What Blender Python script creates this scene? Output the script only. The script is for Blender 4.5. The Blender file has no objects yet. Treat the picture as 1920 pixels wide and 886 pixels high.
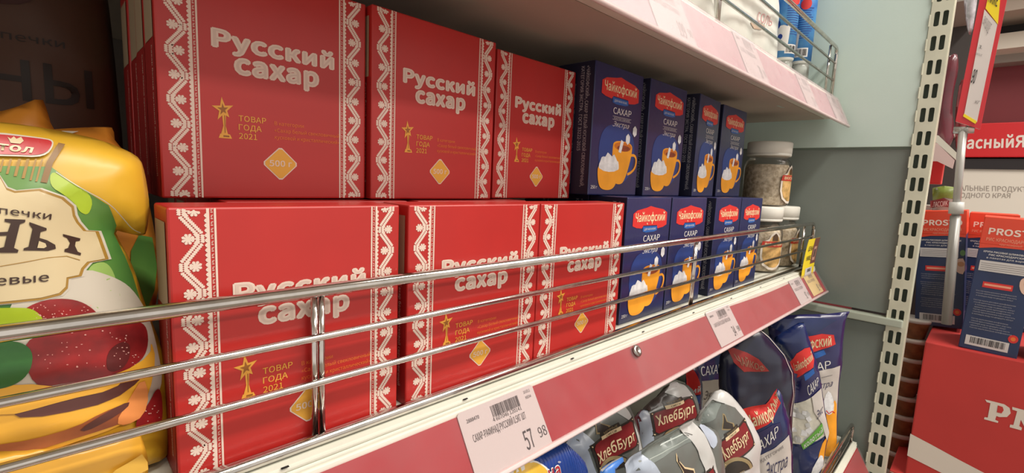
import bpy, bmesh, math, random
import numpy as np
from mathutils import Vector, Matrix, noise
C = bpy.context.scene.collection
random.seed(4)

# ------------------------------------------------------------------ camera
F = 887.564141                                   # focal length in pixels of the 1920 wide frame
YAW, PITCH, ROLL = .784010365, .122158509, .0436862749
def cam_axes():
    sa, ca, sb, cb = math.sin(YAW), math.cos(YAW), math.sin(PITCH), math.cos(PITCH)
    f = Vector((sa*cb, ca*cb, -sb)); r = Vector((ca, -sa, 0)); u = r.cross(f)
    c, s = math.cos(ROLL), math.sin(ROLL)
    return c*r + s*u, -s*r + c*u, f
CR, CU, CF = cam_axes()
cd = bpy.data.cameras.new('camera'); cam = bpy.data.objects.new('camera', cd); C.objects.link(cam)
cd.sensor_fit = 'HORIZONTAL'; cd.sensor_width = 36; cd.lens = F/1920*36; cd.clip_start = .02; cd.clip_end = 60
cam.matrix_world = Matrix(((CR.x, CU.x, -CF.x, 0), (CR.y, CU.y, -CF.y, 0), (CR.z, CU.z, -CF.z, 0), (0, 0, 0, 1)))
bpy.context.scene.camera = cam

# ------------------------------------------------------------------ world, lamps, exposure
W = bpy.data.worlds.new('world'); bpy.context.scene.world = W; W.use_nodes = True
bg = W.node_tree.nodes['Background']; bg.inputs[0].default_value = (1.0, .93, .84, 1); bg.inputs[1].default_value = .64
def area(name, loc, rot, sx, sy, power, col=(1, .95, .87)):
    l = bpy.data.lights.new(name, 'AREA'); l.shape = 'RECTANGLE'; l.size = sx; l.size_y = sy
    l.energy = power; l.color = col
    o = bpy.data.objects.new(name, l); C.objects.link(o); o.location = loc; o.rotation_euler = rot
    return o
area('aisle_lamp_light', (1.0, -.75, 1.62), (0, 0, 0), 2.4, .22, 41)
area('cross_aisle_lamp_light', (2.1, -.5, 1.62), (0, 0, 0), .22, 3.0, 27)
area('far_aisle_lamp_light', (1.2, -1.9, 1.62), (0, 0, 0), 2.4, .22, 30)
vs = bpy.context.scene.view_settings
vs.view_transform = 'Standard'; vs.look = 'None'; vs.gamma = 1; vs.use_curve_mapping = False; vs.exposure = 0.46
bpy.context.scene.cycles.use_denoising = True

# ------------------------------------------------------------------ pixel helpers (1920 x 886 frame -> point on a plane)
def ray(u, v): return CR*((u-960)/F) - CU*((v-443)/F) + CF
def atY(u, v, y): d = ray(u, v); return d*(y/d.y)
def atX(u, v, x): d = ray(u, v); return d*(x/d.x)
def atZ(u, v, z): d = ray(u, v); return d*(z/d.z)
def atP(u, v, p, n): d = ray(u, v); return d*(p.dot(n)/d.dot(n))

# ------------------------------------------------------------------ materials
MATS = {}
def srgb(c):
    return tuple(((x/255)/12.92 if x/255 <= .04045 else ((x/255+.055)/1.055)**2.4) for x in c)
def mat(name, col, rough=.5, metal=0, spec=.5, coat=0, noise_amt=0, noise_scale=30, bump=0, bump_scale=200, emit=0, trans=0, alpha=1, col2=None, dist=0, detail=4, aniso=0):
    if name in MATS: return MATS[name]
    m = bpy.data.materials.new(name); m.use_nodes = True; nt = m.node_tree; b = nt.nodes['Principled BSDF']
    c = srgb(col) + (1,)
    b.inputs['Base Color'].default_value = c; b.inputs['Roughness'].default_value = rough
    b.inputs['Metallic'].default_value = metal; b.inputs['Specular IOR Level'].default_value = spec
    b.inputs['Coat Weight'].default_value = coat; b.inputs['Coat Roughness'].default_value = .25
    b.inputs['Transmission Weight'].default_value = trans; b.inputs['Alpha'].default_value = alpha
    if emit: b.inputs['Emission Color'].default_value = c; b.inputs['Emission Strength'].default_value = emit
    if noise_amt or bump or col2:
        tc = nt.nodes.new('ShaderNodeTexCoord')
    if noise_amt or col2:
        n = nt.nodes.new('ShaderNodeTexNoise'); n.inputs['Scale'].default_value = noise_scale; n.inputs['Detail'].default_value = detail
        n.inputs['Distortion'].default_value = dist
        nt.links.new(tc.outputs['Object'], n.inputs['Vector'])
        r = nt.nodes.new('ShaderNodeValToRGB'); r.color_ramp.elements[0].position = .35; r.color_ramp.elements[1].position = .65
        a = srgb(col2) + (1,) if col2 else tuple(x*(1-noise_amt) for x in c[:3]) + (1,)
        bb = c if col2 else tuple(min(1, x*(1+noise_amt)) for x in c[:3]) + (1,)
        r.color_ramp.elements[0].color = a; r.color_ramp.elements[1].color = bb
        nt.links.new(n.outputs['Fac'], r.inputs[0]); nt.links.new(r.outputs[0], b.inputs['Base Color'])
    if bump:
        n2 = nt.nodes.new('ShaderNodeTexNoise'); n2.inputs['Scale'].default_value = bump_scale; n2.inputs['Detail'].default_value = 3
        bu = nt.nodes.new('ShaderNodeBump'); bu.inputs['Strength'].default_value = bump; bu.inputs['Distance'].default_value = .002
        nt.links.new(tc.outputs['Object'], n2.inputs['Vector']); nt.links.new(n2.outputs['Fac'], bu.inputs['Height'])
        nt.links.new(bu.outputs[0], b.inputs['Normal'])
    MATS[name] = m; return m
def clear_mat(name, tint, gloss, haze, rough=.15, haze_col=(235, 225, 225), fres=1.0):
    if name in MATS: return MATS[name]
    m = bpy.data.materials.new(name); m.use_nodes = True; nt = m.node_tree; nt.nodes.clear()
    out = nt.nodes.new('ShaderNodeOutputMaterial'); tr = nt.nodes.new('ShaderNodeBsdfTransparent'); tr.inputs[0].default_value = srgb(tint)+(1,)
    gl = nt.nodes.new('ShaderNodeBsdfGlossy'); gl.inputs['Roughness'].default_value = rough
    df = nt.nodes.new('ShaderNodeBsdfDiffuse'); df.inputs[0].default_value = srgb(haze_col)+(1,)
    m1 = nt.nodes.new('ShaderNodeMixShader'); m2 = nt.nodes.new('ShaderNodeMixShader')
    lw = nt.nodes.new('ShaderNodeFresnel'); lw.inputs[0].default_value = 1+gloss
    tc = nt.nodes.new('ShaderNodeTexCoord'); n = nt.nodes.new('ShaderNodeTexNoise'); n.inputs['Scale'].default_value = 45; n.inputs['Detail'].default_value = 6
    mr = nt.nodes.new('ShaderNodeMapRange'); mr.inputs['To Min'].default_value = haze*.4; mr.inputs['To Max'].default_value = haze*1.6
    nt.links.new(tc.outputs['Object'], n.inputs['Vector']); nt.links.new(n.outputs['Fac'], mr.inputs['Value'])
    nt.links.new(mr.outputs[0], m1.inputs[0]); nt.links.new(tr.outputs[0], m1.inputs[1]); nt.links.new(df.outputs[0], m1.inputs[2])
    ml = nt.nodes.new('ShaderNodeMath'); ml.operation = 'MULTIPLY'; ml.inputs[1].default_value = fres; nt.links.new(lw.outputs[0], ml.inputs[0]); nt.links.new(ml.outputs[0], m2.inputs[0]); nt.links.new(m1.outputs[0], m2.inputs[1]); nt.links.new(gl.outputs[0], m2.inputs[2])
    nt.links.new(m2.outputs[0], out.inputs[0]); MATS[name] = m; return m

RED = mat('red carton board', (182, 36, 32), .42, coat=.25, noise_amt=.05, noise_scale=14, bump=.08, bump_scale=60)
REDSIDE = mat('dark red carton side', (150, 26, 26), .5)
CREAM = mat('cream flap board', (164, 144, 118), .6)
PRW = mat('white print on red', (226, 205, 190), .5)
GREYL = mat('grey inline print', (212, 190, 176), .5)
GOLD = mat('gold print', (222, 160, 62), .45, noise_amt=.1, noise_scale=80)
GOLDD = mat('dark gold print', (150, 92, 30), .45)
ORANGE = mat('orange print', (226, 120, 50), .5)
DIA = mat('amber print', (224, 165, 60), .5)
NAVY = mat('navy carton board', (24, 34, 84), .36, coat=.3, noise_amt=.2, noise_scale=9, bump=.05)
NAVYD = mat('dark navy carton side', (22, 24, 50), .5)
BLUE = mat('bright blue print', (34, 92, 168), .4)
WHITE = mat('white print', (225, 222, 218), .5)
LOGO = mat('logo red print', (212, 48, 44), .45)
MUG = mat('mug orange print', (240, 160, 36), .45, noise_amt=.08, noise_scale=40)
MUGD = mat('mug amber shade print', (206, 112, 24), .45)
TEA = mat('tea brown print', (140, 62, 30), .45, noise_amt=.3, noise_scale=200)
SUGARP = mat('sugar white print', (224, 224, 226), .5, noise_amt=.12, noise_scale=160)
CHROME = mat('chrome wire', (205, 200, 195), .13, metal=1, noise_amt=.12, noise_scale=90)
ENAMEL = mat('white enamel steel', (222, 222, 208), .38, noise_amt=.04, noise_scale=25)
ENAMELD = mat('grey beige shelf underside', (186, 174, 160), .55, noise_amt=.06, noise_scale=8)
STRIPRED = mat('red insert paper', (164, 22, 36), .5, noise_amt=.05, noise_scale=20)
STRIPGLARE = mat('pale pink insert paper', (168, 124, 136), .5, noise_amt=.05, noise_scale=12)  # insert lightened to pink: glare on the plastic put into its colour
PAPER = mat('tag paper', (204, 200, 198), .6)
INK = mat('black ink', (48, 44, 46), .6)
INKG = mat('grey ink', (120, 116, 116), .6)
YEL = mat('yellow tag', (240, 214, 40), .55)
PANEL = mat('grey green steel panel', (204, 222, 214), .45, metal=.0, noise_amt=.06, noise_scale=3, bump=.05, bump_scale=500)  # upper panels: paler copy of the steel, for the light they catch
PANELD = mat('grey steel panel', (128, 136, 130), .4, metal=.0, noise_amt=.1, noise_scale=4, bump=.05, bump_scale=500)  # lower panels: same steel coloured darker, where less light falls
POSTM = mat('cream powder coat', (206, 206, 186), .4, noise_amt=.06, noise_scale=30)
SLOTD = mat('dark interior', (112, 124, 114), .7)
BLACKM = mat('black void', (24, 22, 22), .8)
COVER = clear_mat('clear price rail cover', (250, 246, 246), .22, .03, .4, fres=.17)
COVERH = clear_mat('scuffed price rail cover', (250, 244, 244), .22, .12, .45, fres=.2)  # extra pale haze stands for glare on the overhead cover
SCREW = mat('screw steel', (170, 165, 160), .3, metal=1)

# ------------------------------------------------------------------ object helpers
def link(name, me, m=None, parent=None, smooth=False):
    o = bpy.data.objects.new(name, me); C.objects.link(o)
    if m is not None and not me.materials: me.materials.append(m)
    if parent is not None: o.parent = parent
    if smooth:
        for p in me.polygons: p.use_smooth = True
    return o
def tag(o, label=None, cat=None, group=None, kind=None):
    if label: o['label'] = label
    if cat: o['category'] = cat
    if group: o['group'] = group
    if kind: o['kind'] = kind
    return o
def thing(name, label, cat, loc=(0, 0, 0), rotz=0, group=None):
    o = bpy.data.objects.new(name, None); C.objects.link(o); o.empty_display_size = .02
    o.location = loc; o.rotation_euler = (0, 0, rotz)
    return tag(o, label, cat, group)
def dup(root, loc, rotz, label, group=None, scale=None, skip=()):
    r = root.copy(); C.objects.link(r); r.location = loc; r.rotation_euler = (0, 0, rotz); r['label'] = label
    if group: r['group'] = group
    if scale: r.scale = scale
    for ch in list(root.children):
        if ch.name.split('.')[0] in skip: continue
        c = ch.copy(); C.objects.link(c); c.parent = r
        for g in ch.children:
            d = g.copy(); C.objects.link(d); d.parent = c
    return r
def bm_mesh(bm, name, recalc=True):
    if recalc: bmesh.ops.recalc_face_normals(bm, faces=bm.faces)
    me = bpy.data.meshes.new(name); bm.to_mesh(me); bm.free(); return me
def box(name, lo, hi, m, parent=None, bevel=0, seg=2, smooth=False, bm=None):
    own = bm is None
    if own: bm = bmesh.new()
    r = bmesh.ops.create_cube(bm, size=1)
    vv = r['verts']
    for v in vv:
        v.co = Vector([(lo[i]+hi[i])/2 + v.co[i]*(hi[i]-lo[i]) for i in range(3)])
    if bevel:
        es = list({e for v in vv for e in v.link_edges})
        bmesh.ops.bevel(bm, geom=es, offset=bevel, segments=seg, affect='EDGES', profile=.6)
    if own: return link(name, bm_mesh(bm, name), m, parent, smooth)
def tube(bm, pts, r, n=10, cap=True):
    pts = [Vector(p) for p in pts]; rings = []
    for i, p in enumerate(pts):
        d = (pts[min(i+1, len(pts)-1)] - pts[max(i-1, 0)]).normalized()
        a = d.cross(Vector((0, 0, 1)))
        if a.length < .05: a = d.cross(Vector((0, 1, 0)))
        a.normalize(); b = d.cross(a)
        rings.append([bm.verts.new(p + (a*math.cos(t) + b*math.sin(t))*r) for t in [2*math.pi*k/n for k in range(n)]])
    for A, B in zip(rings, rings[1:]):
        for k in range(n): bm.faces.new((A[k], A[(k+1) % n], B[(k+1) % n], B[k]))
    if cap: bm.faces.new(rings[0]); bm.faces.new(rings[-1])
def wire(name, pts, r, m, parent=None, n=10):
    bm = bmesh.new(); tube(bm, pts, r, n); return link(name, bm_mesh(bm, name), m, parent, True)
def lathe(name, prof, m, parent=None, n=32, cx=0, cy=0, smooth=True, sq=0):
    bm = bmesh.new(); rings = []
    for r, z in prof:
        ring = []
        for k in range(n):
            t = 2*math.pi*k/n; rr = r
            if sq: rr = r*(1 - sq*.5*(1-math.cos(4*t))*.5)
            ring.append(bm.verts.new((cx+rr*math.cos(t), cy+rr*math.sin(t), z)))
        rings.append(ring)
    for A, B in zip(rings, rings[1:]):
        for k in range(n): bm.faces.new((A[k], A[(k+1) % n], B[(k+1) % n], B[k]))
    bm.faces.new(rings[0]); bm.faces.new(rings[-1])
    return link(name, bm_mesh(bm, name), m, parent, smooth)

# ------------------------------------------------------------------ flat print: 2D shapes -> mesh
_tc = {}
FONT = None
try:                                             # a clean-outlined font that ships inside Blender itself
    import os
    FONT = bpy.data.fonts.load(os.path.join(bpy.utils.system_resource('DATAFILES', path='fonts'), 'Noto Sans CJK Regular.woff2'))
except Exception: FONT = None
def _raw(s, off, shear, sp):
    c = bpy.data.curves.new('text', 'FONT'); c.body = s; c.offset = off; c.shear = shear; c.space_character = sp; c.resolution_u = 3; c.fill_mode = 'FRONT'
    if FONT: c.font = FONT
    o = bpy.data.objects.new('text', c); C.objects.link(o)
    dg = bpy.context.evaluated_depsgraph_get(); me = bpy.data.meshes.new_from_object(o.evaluated_get(dg))
    v = np.array([(q.co.x, q.co.y) for q in me.vertices]).reshape(-1, 2); f = [tuple(p.vertices) for p in me.polygons]
    bpy.data.objects.remove(o); bpy.data.curves.remove(c); bpy.data.meshes.remove(me)
    return v/FS_, f
FS_ = 1.0
_h, _ = _raw('Н', 0, 0, 1); FS_ = (_h[:, 1].max()-_h[:, 1].min())/.727
def _text(s, bold, shear=0, sp=None):
    """bold > 0 thickens by laying shifted copies of the glyphs over each other"""
    k = (s, bold, shear, sp)
    if k in _tc: return _tc[k]
    v, f = _raw(s, min(0, bold), shear, 1+max(0, bold if sp is None else sp)*.5)
    if bold > 0:
        n = len(v); V = [v]; Fa = list(f); m = 8 if bold > .02 else 4
        for q in range(m):
            a = 2*math.pi*(q+.5)/m; V.append(v + np.array([math.cos(a), math.sin(a)])*bold); Fa += [tuple(i+n*(q+1) for i in t) for t in f]
        v, f = np.vstack(V), Fa
    _tc[k] = (v, f); return _tc[k]
def text(s, x, y, cap, width=None, bold=.0, shear=0):
    """text with left x, baseline y, cap height cap, total width (scaled to fit)"""
    v, f = _text(s, bold, shear); H, _ = _text('Н', bold)
    ky = cap/(H[:, 1].max()-H[:, 1].min()); x0, x1 = v[:, 0].min(), v[:, 0].max()
    kx = ky if width is None else width/(x1-x0)
    return [((v[i, 0]-x0)*kx + x, (v[i, 1]-H[:, 1].min())*ky + y) for i in range(len(v))], f
def inner(s, x, y, cap, width, outer, b):
    """the same text block as text(..., bold=outer) but drawn with another stroke weight at the same glyph places"""
    V, _ = _text(s, outer); H, _ = _text('Н', outer); v, f = _text(s, b, 0, outer)
    ky = cap/(H[:, 1].max()-H[:, 1].min()); x0, x1 = V[:, 0].min(), V[:, 0].max(); kx = width/(x1-x0)
    return [((q[0]-x0)*kx + x, (q[1]-H[:, 1].min())*ky + y) for q in v], f
def textq(s, q, bold=0, shear=0, caps=True):
    """text mapped on a quad TL, TR, BR, BL (baseline on BL-BR, caps top on TL-TR)"""
    v, f = _text(s, bold, shear); H, _ = _text('Н', bold)
    x0, x1 = v[:, 0].min(), v[:, 0].max(); y0, y1 = H[:, 1].min(), H[:, 1].max()
    TL, TR, BR, BL = [np.array(p, float) for p in q]; out = []
    for a, b in v:
        s_ = (a-x0)/(x1-x0); t = (b-y0)/(y1-y0)
        out.append(tuple((BL*(1-s_)+BR*s_)*(1-t) + (TL*(1-s_)+TR*s_)*t))
    return out, f
def poly(pts): return list(pts), [tuple(range(len(pts)))]
def rect(x0, y0, x1, y1): return poly([(x0, y0), (x1, y0), (x1, y1), (x0, y1)])
def ell(cx, cy, rx, ry, n=24, a0=0, a1=2*math.pi):
    return poly([(cx+rx*math.cos(a0+(a1-a0)*k/n), cy+ry*math.sin(a0+(a1-a0)*k/n)) for k in range(n if a1-a0 > 6.2 else n+1)])
def stroke(pts, w, closed=False):
    P = [np.array(p, float) for p in pts]; n = len(P); L = []; Rr = []
    for i in range(n):
        a = P[(i-1) % n] if (closed or i > 0) else P[i]; b = P[(i+1) % n] if (closed or i < n-1) else P[i]
        d = b-a; d = d/(np.hypot(*d)+1e-12); nn = np.array([-d[1], d[0]])
        L.append(P[i]+nn*w/2); Rr.append(P[i]-nn*w/2)
    v = [tuple(x) for x in L]+[tuple(x) for x in Rr]; f = []
    for i in range(n if closed else n-1):
        j = (i+1) % n; f.append((i, j, n+j, n+i))
    return v, f
def smooth_pts(pts, it=2, closed=True):
    for _ in range(it):
        q = []; n = len(pts)
        for i in range(n if closed else n-1):
            a, b = pts[i], pts[(i+1) % n]
            q += [tuple(a[k]*.75+b[k]*.25 for k in range(len(a))), tuple(a[k]*.25+b[k]*.75 for k in range(len(a)))]
        if not closed: q = [pts[0]] + q + [pts[-1]]
        pts = q
    return pts
def barcode(x0, y0, x1, y1, n=30, seed=1):
    rr = random.Random(seed); out = []; w = (x1-x0)/n/1.7; x = x0
    while x < x1:
        ww = w*rr.choice((.5, .5, 1, 1.5)); out.append(rect(x, y0, min(x1, x+ww), y1)); x += ww + w*rr.choice((.5, .7, 1.2))
    return out
def decal(name, shapes, m, parent, S, h=.0002, cell=None):
    """S(a, b, h) -> local point.  cell: cut shapes on a grid so they follow a curved surface"""
    bm = bmesh.new()
    for vv, ff in shapes:
        vs_ = [bm.verts.new((p[0], p[1], 0)) for p in vv]
        for f in ff:
            try: bm.faces.new([vs_[i] for i in f])
            except ValueError: pass
    # overlapping islands (thickened lettering) each get their own hair-thin level
    seen = set(); lev = 0
    for v0 in bm.verts:
        if v0 in seen: continue
        stack = [v0]; seen.add(v0)
        while stack:
            w = stack.pop(); w.co.z = (lev % 13)*4e-6
            for e in w.link_edges:
                q = e.other_vert(w)
                if q not in seen: seen.add(q); stack.append(q)
        lev += 1
    bmesh.ops.triangulate(bm, faces=bm.faces[:])
    if cell:
        xs = [v.co.x for v in bm.verts]; ys = [v.co.y for v in bm.verts]
        for ax, lo, hi in ((0, min(xs), max(xs)), (1, min(ys), max(ys))):
            k = math.floor(lo/cell)+1
            while k*cell < hi:
                p = [0, 0, 0]; p[ax] = k*cell; nn = [0, 0, 0]; nn[ax] = 1
                bmesh.ops.bisect_plane(bm, geom=bm.verts[:]+bm.edges[:]+bm.faces[:], plane_co=p, plane_no=nn, dist=1e-7)
                k += 1
    for v in bm.verts: v.co = Vector(S(v.co.x, v.co.y, h+v.co.z))
    return link(name, bm_mesh(bm, name, False), m, parent, bool(cell))

# ================================================================== SETTING
def struct(name, lo, hi, m, **k): return tag(box(name, lo, hi, m, **k), kind='structure')
FLOOR = -1.22; CEIL = 1.75
struct('floor', (-3, -3.2, FLOOR-.05), (4.2, 2.5, FLOOR), mat('floor tile', (150, 140, 128), .35, noise_amt=.08, noise_scale=2))
struct('ceiling', (-3, -3.2, CEIL), (4.2, 2.5, CEIL+.05), mat('ceiling board', (205, 200, 190), .8))
struct('wall_back', (-.9, .72, FLOOR), (1.08, .735, 1.5), mat('gondola back panel', (120, 112, 104), .6, noise_amt=.06, noise_scale=5))
# far end wall of the shop, seen past the post
struct('wall_right', (2.7, -3.2, FLOOR), (2.75, 2.5, CEIL), mat('maroon wall', (122, 44, 50), .6, noise_amt=.05, noise_scale=4))
struct('trim_1', (2.62, -1.4, .515), (2.7, .9, .55), mat('grey trim', (150, 140, 132), .5))
struct('trim_2', (2.52, -1.4, .545), (2.62, .9, .60), mat('pale cornice', (214, 204, 190), .5))
struct('trim_3', (2.60, -1.4, .60), (2.66, .9, .645), mat('dark cornice gap', (40, 34, 34), .7))
struct('trim_4', (2.40, -1.4, .645), (2.66, .9, .76), mat('beige soffit', (172, 156, 142), .6))
struct('trim_5', (2.36, -1.4, .76), (2.66, .9, .775), mat('dark cornice gap', (40, 34, 34), .7))
struct('trim_6', (2.25, -1.4, .775), (2.66, .9, .95), mat('beige soffit', (172, 156, 142), .6))
struct('trim_7', (2.61, -1.4, .115), (2.7, .9, .155), mat('black plinth band', (36, 30, 32), .7))
def SX(x):                       # mapping on a plane facing -X : a = -y, b = z
    return lambda a, b, h: (x-h, -a, b)
sg = thing('shop_sign', 'red fascia sign with white rounded lettering on the far wall', 'sign', (2.6, 0, .14))
box('sign_board', (0, -1.3, 0.02), (.08, .8, .15), mat('sign red', (206, 34, 40), .4), sg, bevel=.004)
def q_sign(s, quad, x, **k):
    q = [( -atX(u, v, x).y, atX(u, v, x).z) for u, v in quad]; return textq(s, q, **k)
def rel(o, S):                   # make a world mapping relative to an unrotated parent
    return lambda a, b, h: Vector(S(a, b, h)) - o.location
decal('lettering', [q_sign('асныйЯ', [(1815, 256), (1921, 253), (1921, 276), (1812, 279)], 2.6, bold=.03)], mat('sign white', (230, 215, 205), .5), sg, rel(sg, SX(2.6)), .001)
ps = thing('wall_poster', 'white poster wall panel with grey capital lettering below the red sign', 'poster', (2.62, 0, -.4))
box('poster_board', (0, -1.3, 0), (.03, .8, .515), mat('poster white', (222, 214, 202), .6), ps)
decal('lettering', [q_sign('АЛЬНЫЕ ПРОДУКТ', [(1800, 347), (1925, 350), (1925, 359), (1800, 357)], 2.62), q_sign('ОДНОГО КРАЯ', [(1802, 361), (1895, 362), (1894, 371), (1801, 370)], 2.62)], mat('poster grey ink', (150, 140, 132), .6), ps, rel(ps, SX(2.62)), .001)
# ceiling lamps (housings; the area lights hang just under them)
for i, (lo, hi, lab) in enumerate((((-.2, -.87, 1.64), (2.2, -.63, 1.75), 'long ceiling lamp housing above the near aisle'), ((1.98, -2.0, 1.64), (2.22, 1.0, 1.75), 'long ceiling lamp housing above the cross aisle'), ((0, -2.02, 1.64), (2.4, -1.78, 1.75), 'long ceiling lamp housing farthest from the shelf'))):
    t = thing('ceiling_lamp', lab, 'lamp', ((lo[0]+hi[0])/2, (lo[1]+hi[1])/2, 1.64))
    c = t.location
    box('housing', (lo[0]-c.x, lo[1]-c.y, 0), (hi[0]-c.x, hi[1]-c.y, .11), mat('lamp housing', (235, 235, 230), .4), t, bevel=.01)

# ------------------------------------------------------------------ end panel of the bay (steel back panels of the crossing unit)
XP = 1.07
ep = thing('steel_partition', 'grey green steel partition of stacked panels closing the right end of the shelves', 'partition', (XP, .4, FLOOR))
def EP(name, z0, z1, dx, m, y0=.1085, y1=.72): return box(name, (dx, y0-.4, z0-FLOOR), (dx+.012, y1-.4, z1-FLOOR), m, ep, bevel=.001)
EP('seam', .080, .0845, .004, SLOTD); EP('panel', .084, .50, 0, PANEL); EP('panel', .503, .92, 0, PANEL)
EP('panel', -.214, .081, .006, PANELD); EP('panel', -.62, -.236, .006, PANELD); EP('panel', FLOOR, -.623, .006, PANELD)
box('panel_flange', (-.010, -.315, -.232-FLOOR), (.014, .32, -.2185-FLOOR), mat('pale flange', (178, 186, 172), .4), ep, bevel=.002)
# slotted upright
po = thing('slotted_upright', 'cream steel upright post with two columns of rounded slots', 'post', (XP-.003, .094, FLOOR))
def slotted(y0, y1, z0, z1, pitch, cols, sw, sh, th):
    bm = bmesh.new(); cs = sorted(cols)
    n = int((z1-z0)/pitch); xs = [y0]
    for c in cs: xs += [c-sw/2, c+sw/2]
    xs.append(y1)
    z_off = (.2525-FLOOR) % pitch - .0118
    zs = [z0]; k = 0
    while z_off + k*pitch + sh < z1:
        zs += [z_off+k*pitch, z_off+k*pitch+sh]; k += 1
    zs.append(z1)
    G = [[bm.verts.new((0, -(y-(y0+y1)/2), z)) for y in xs] for z in zs]
    for i in range(len(zs)-1):
        for j in range(len(xs)-1):
            if i % 2 == 1 and j % 2 == 1 and i < len(zs)-2:
                # rounded hole: fill the four corners
                a, b, c, d = G[i][j], G[i][j+1], G[i+1][j+1], G[i+1][j]
                r = sw*.32
                for p, q1, q2 in ((a, b, d), (b, c, a), (c, d, b), (d, a, c)):
                    e1 = bm.verts.new(p.co + (q1.co-p.co).normalized()*r); e2 = bm.verts.new(p.co + (q2.co-p.co).normalized()*r)
                    mid = bm.verts.new((p.co*1.2+e1.co*.9+e2.co*.9)/3)
                    bm.faces.new((p, e1, mid)); bm.faces.new((p, mid, e2))
            else: bm.faces.new((G[i][j], G[i][j+1], G[i+1][j+1], G[i+1][j]))
    bmesh.ops.recalc_face_normals(bm, faces=bm.faces)
    r = bmesh.ops.extrude_face_region(bm, geom=bm.faces[:])
    for v in [g for g in r['geom'] if isinstance(g, bmesh.types.BMVert)]: v.co.x += th
    return bm
bm = slotted(0, .0275, 0, 2.2, .0388, (.0084, .0193), .0068, .0235, .0018)
link('slotted_face', bm_mesh(bm, 'slotted_face'), POSTM, po)
for s in (-1, 1): box('side_flange', (.0018, s*.0135-.0008, 0), (.03, s*.0135+.0008, 2.2), POSTM, po)
box('inner_web', (.026, -.0126, 0), (.028, .0126, 2.2), SLOTD, po)
bm = bmesh.new()                                      # little pressed tabs left of the slots
k = 0
z_off = (.2525-FLOOR) % .0388 - .0118
while z_off+k*.0388 < 2.15:
    box('', (-.0012, .0132, z_off+k*.0388+.0005), (.0005, .0156, z_off+k*.0388+.020), None, bm=bm, bevel=.0008, seg=1); k += 1
tag(link('tab', bm_mesh(bm, 'tab'), POSTM, po), kind='stuff')

# ================================================================== SHELVES
X0, X1 = -.75, 1.062
def shelf(label, zt, zb, yf, strip_top, strip_bot, insert, cover, sag=0, zdeck=None):
    t = thing('shelf', label, 'shelf', (0, yf, zb))
    o = t.location
    def B(name, lo, hi, m, **k): return box(name, tuple(Vector(lo)-o), tuple(Vector(hi)-o), m, t, **k)
    B('deck', (X0, yf, zt-.003), (X1, .715, zt), ENAMEL, bevel=.0012)
    B('front_lip', (X0, yf-.0008, zb), (X1, yf+.014, zt-.0032), ENAMEL, bevel=.001)
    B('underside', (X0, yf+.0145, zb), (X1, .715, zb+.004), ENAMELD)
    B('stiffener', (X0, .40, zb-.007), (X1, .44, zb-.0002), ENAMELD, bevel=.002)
    B('end_cap', (X1-.0025, yf+.015, zb+.004), (X1, .715, zt-.0032), ENAMEL)
    # price rail: back channel, insert paper, clear cover, bottom bead
    (ya, za), (yb, zb_) = strip_top, strip_bot
    d = Vector((0, yb-ya, zb_-za)); L = d.length; d.normalize(); n = Vector((0, d.z, -d.y))      # outward (-Y, up)
    if n.y > 0: n = -n
    def Sr(a, b, h): return Vector((a, ya, za)) + d*b + n*h - o
    def plate(name, h0, h1, b0, b1, m, x0=X0, x1=X1-.01, topf=None):
        bm = bmesh.new(); N = 60; rows = []
        for i in range(N+1):
            x = x0+(x1-x0)*i/N; bb = b0 + (topf(x) if topf else 0)
            rows.append([bm.verts.new(Sr(x, bb, h0)), bm.verts.new(Sr(x, b1, h0)), bm.verts.new(Sr(x, b1, h1)), bm.verts.new(Sr(x, bb, h1))])
        for A, Bq in zip(rows, rows[1:]):
            for k in range(4): bm.faces.new((A[k], A[(k+1) % 4], Bq[(k+1) % 4], Bq[k]))
        bm.faces.new(rows[0]); bm.faces.new(rows[-1])
        return link(name, bm_mesh(bm, name), m, t)
    plate('price_rail', -.0012, -.0002, -.001, L, ENAMEL)
    plate('red_insert', .0002, .0006, .001, L-.002, insert, topf=sag)
    plate('clear_cover', .0026, .0032, 0, L, cover)
    bm = bmesh.new(); tube(bm, [Sr(X0, L, .001), Sr(X1-.01, L, .001)], .0022, 8)
    link('rail_bead', bm_mesh(bm, 'rail_bead'), mat('pale plastic bead', (226, 206, 204), .35), t, True)
    return t, Sr, L, o
sh_m, Sm, Lm, Om = shelf('white shelf carrying the red and navy sugar boxes, with red price rail', -.1445, -.1815, .2265, (.2245, -.1505), (.2005, -.188), STRIPRED, COVER,
    sag=lambda x: .0012+.003*max(0, math.sin((x-.62)*9))*(x > .62))
sh_u, Su, Lu, Ou = shelf('white shelf overhead with pale pink price rail, carrying bottles', .172, .1365, .2265, (.2235, .1705), (.2, .1195), STRIPGLARE, COVERH,
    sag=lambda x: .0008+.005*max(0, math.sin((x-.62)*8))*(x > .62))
sh_l, Sl, Ll, Ol = shelf('lowest white shelf with red price rail, under the flour and sugar bags', -.463, -.50, .125, (.1235, -.468), (.10, -.51), STRIPRED, COVER)
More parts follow.
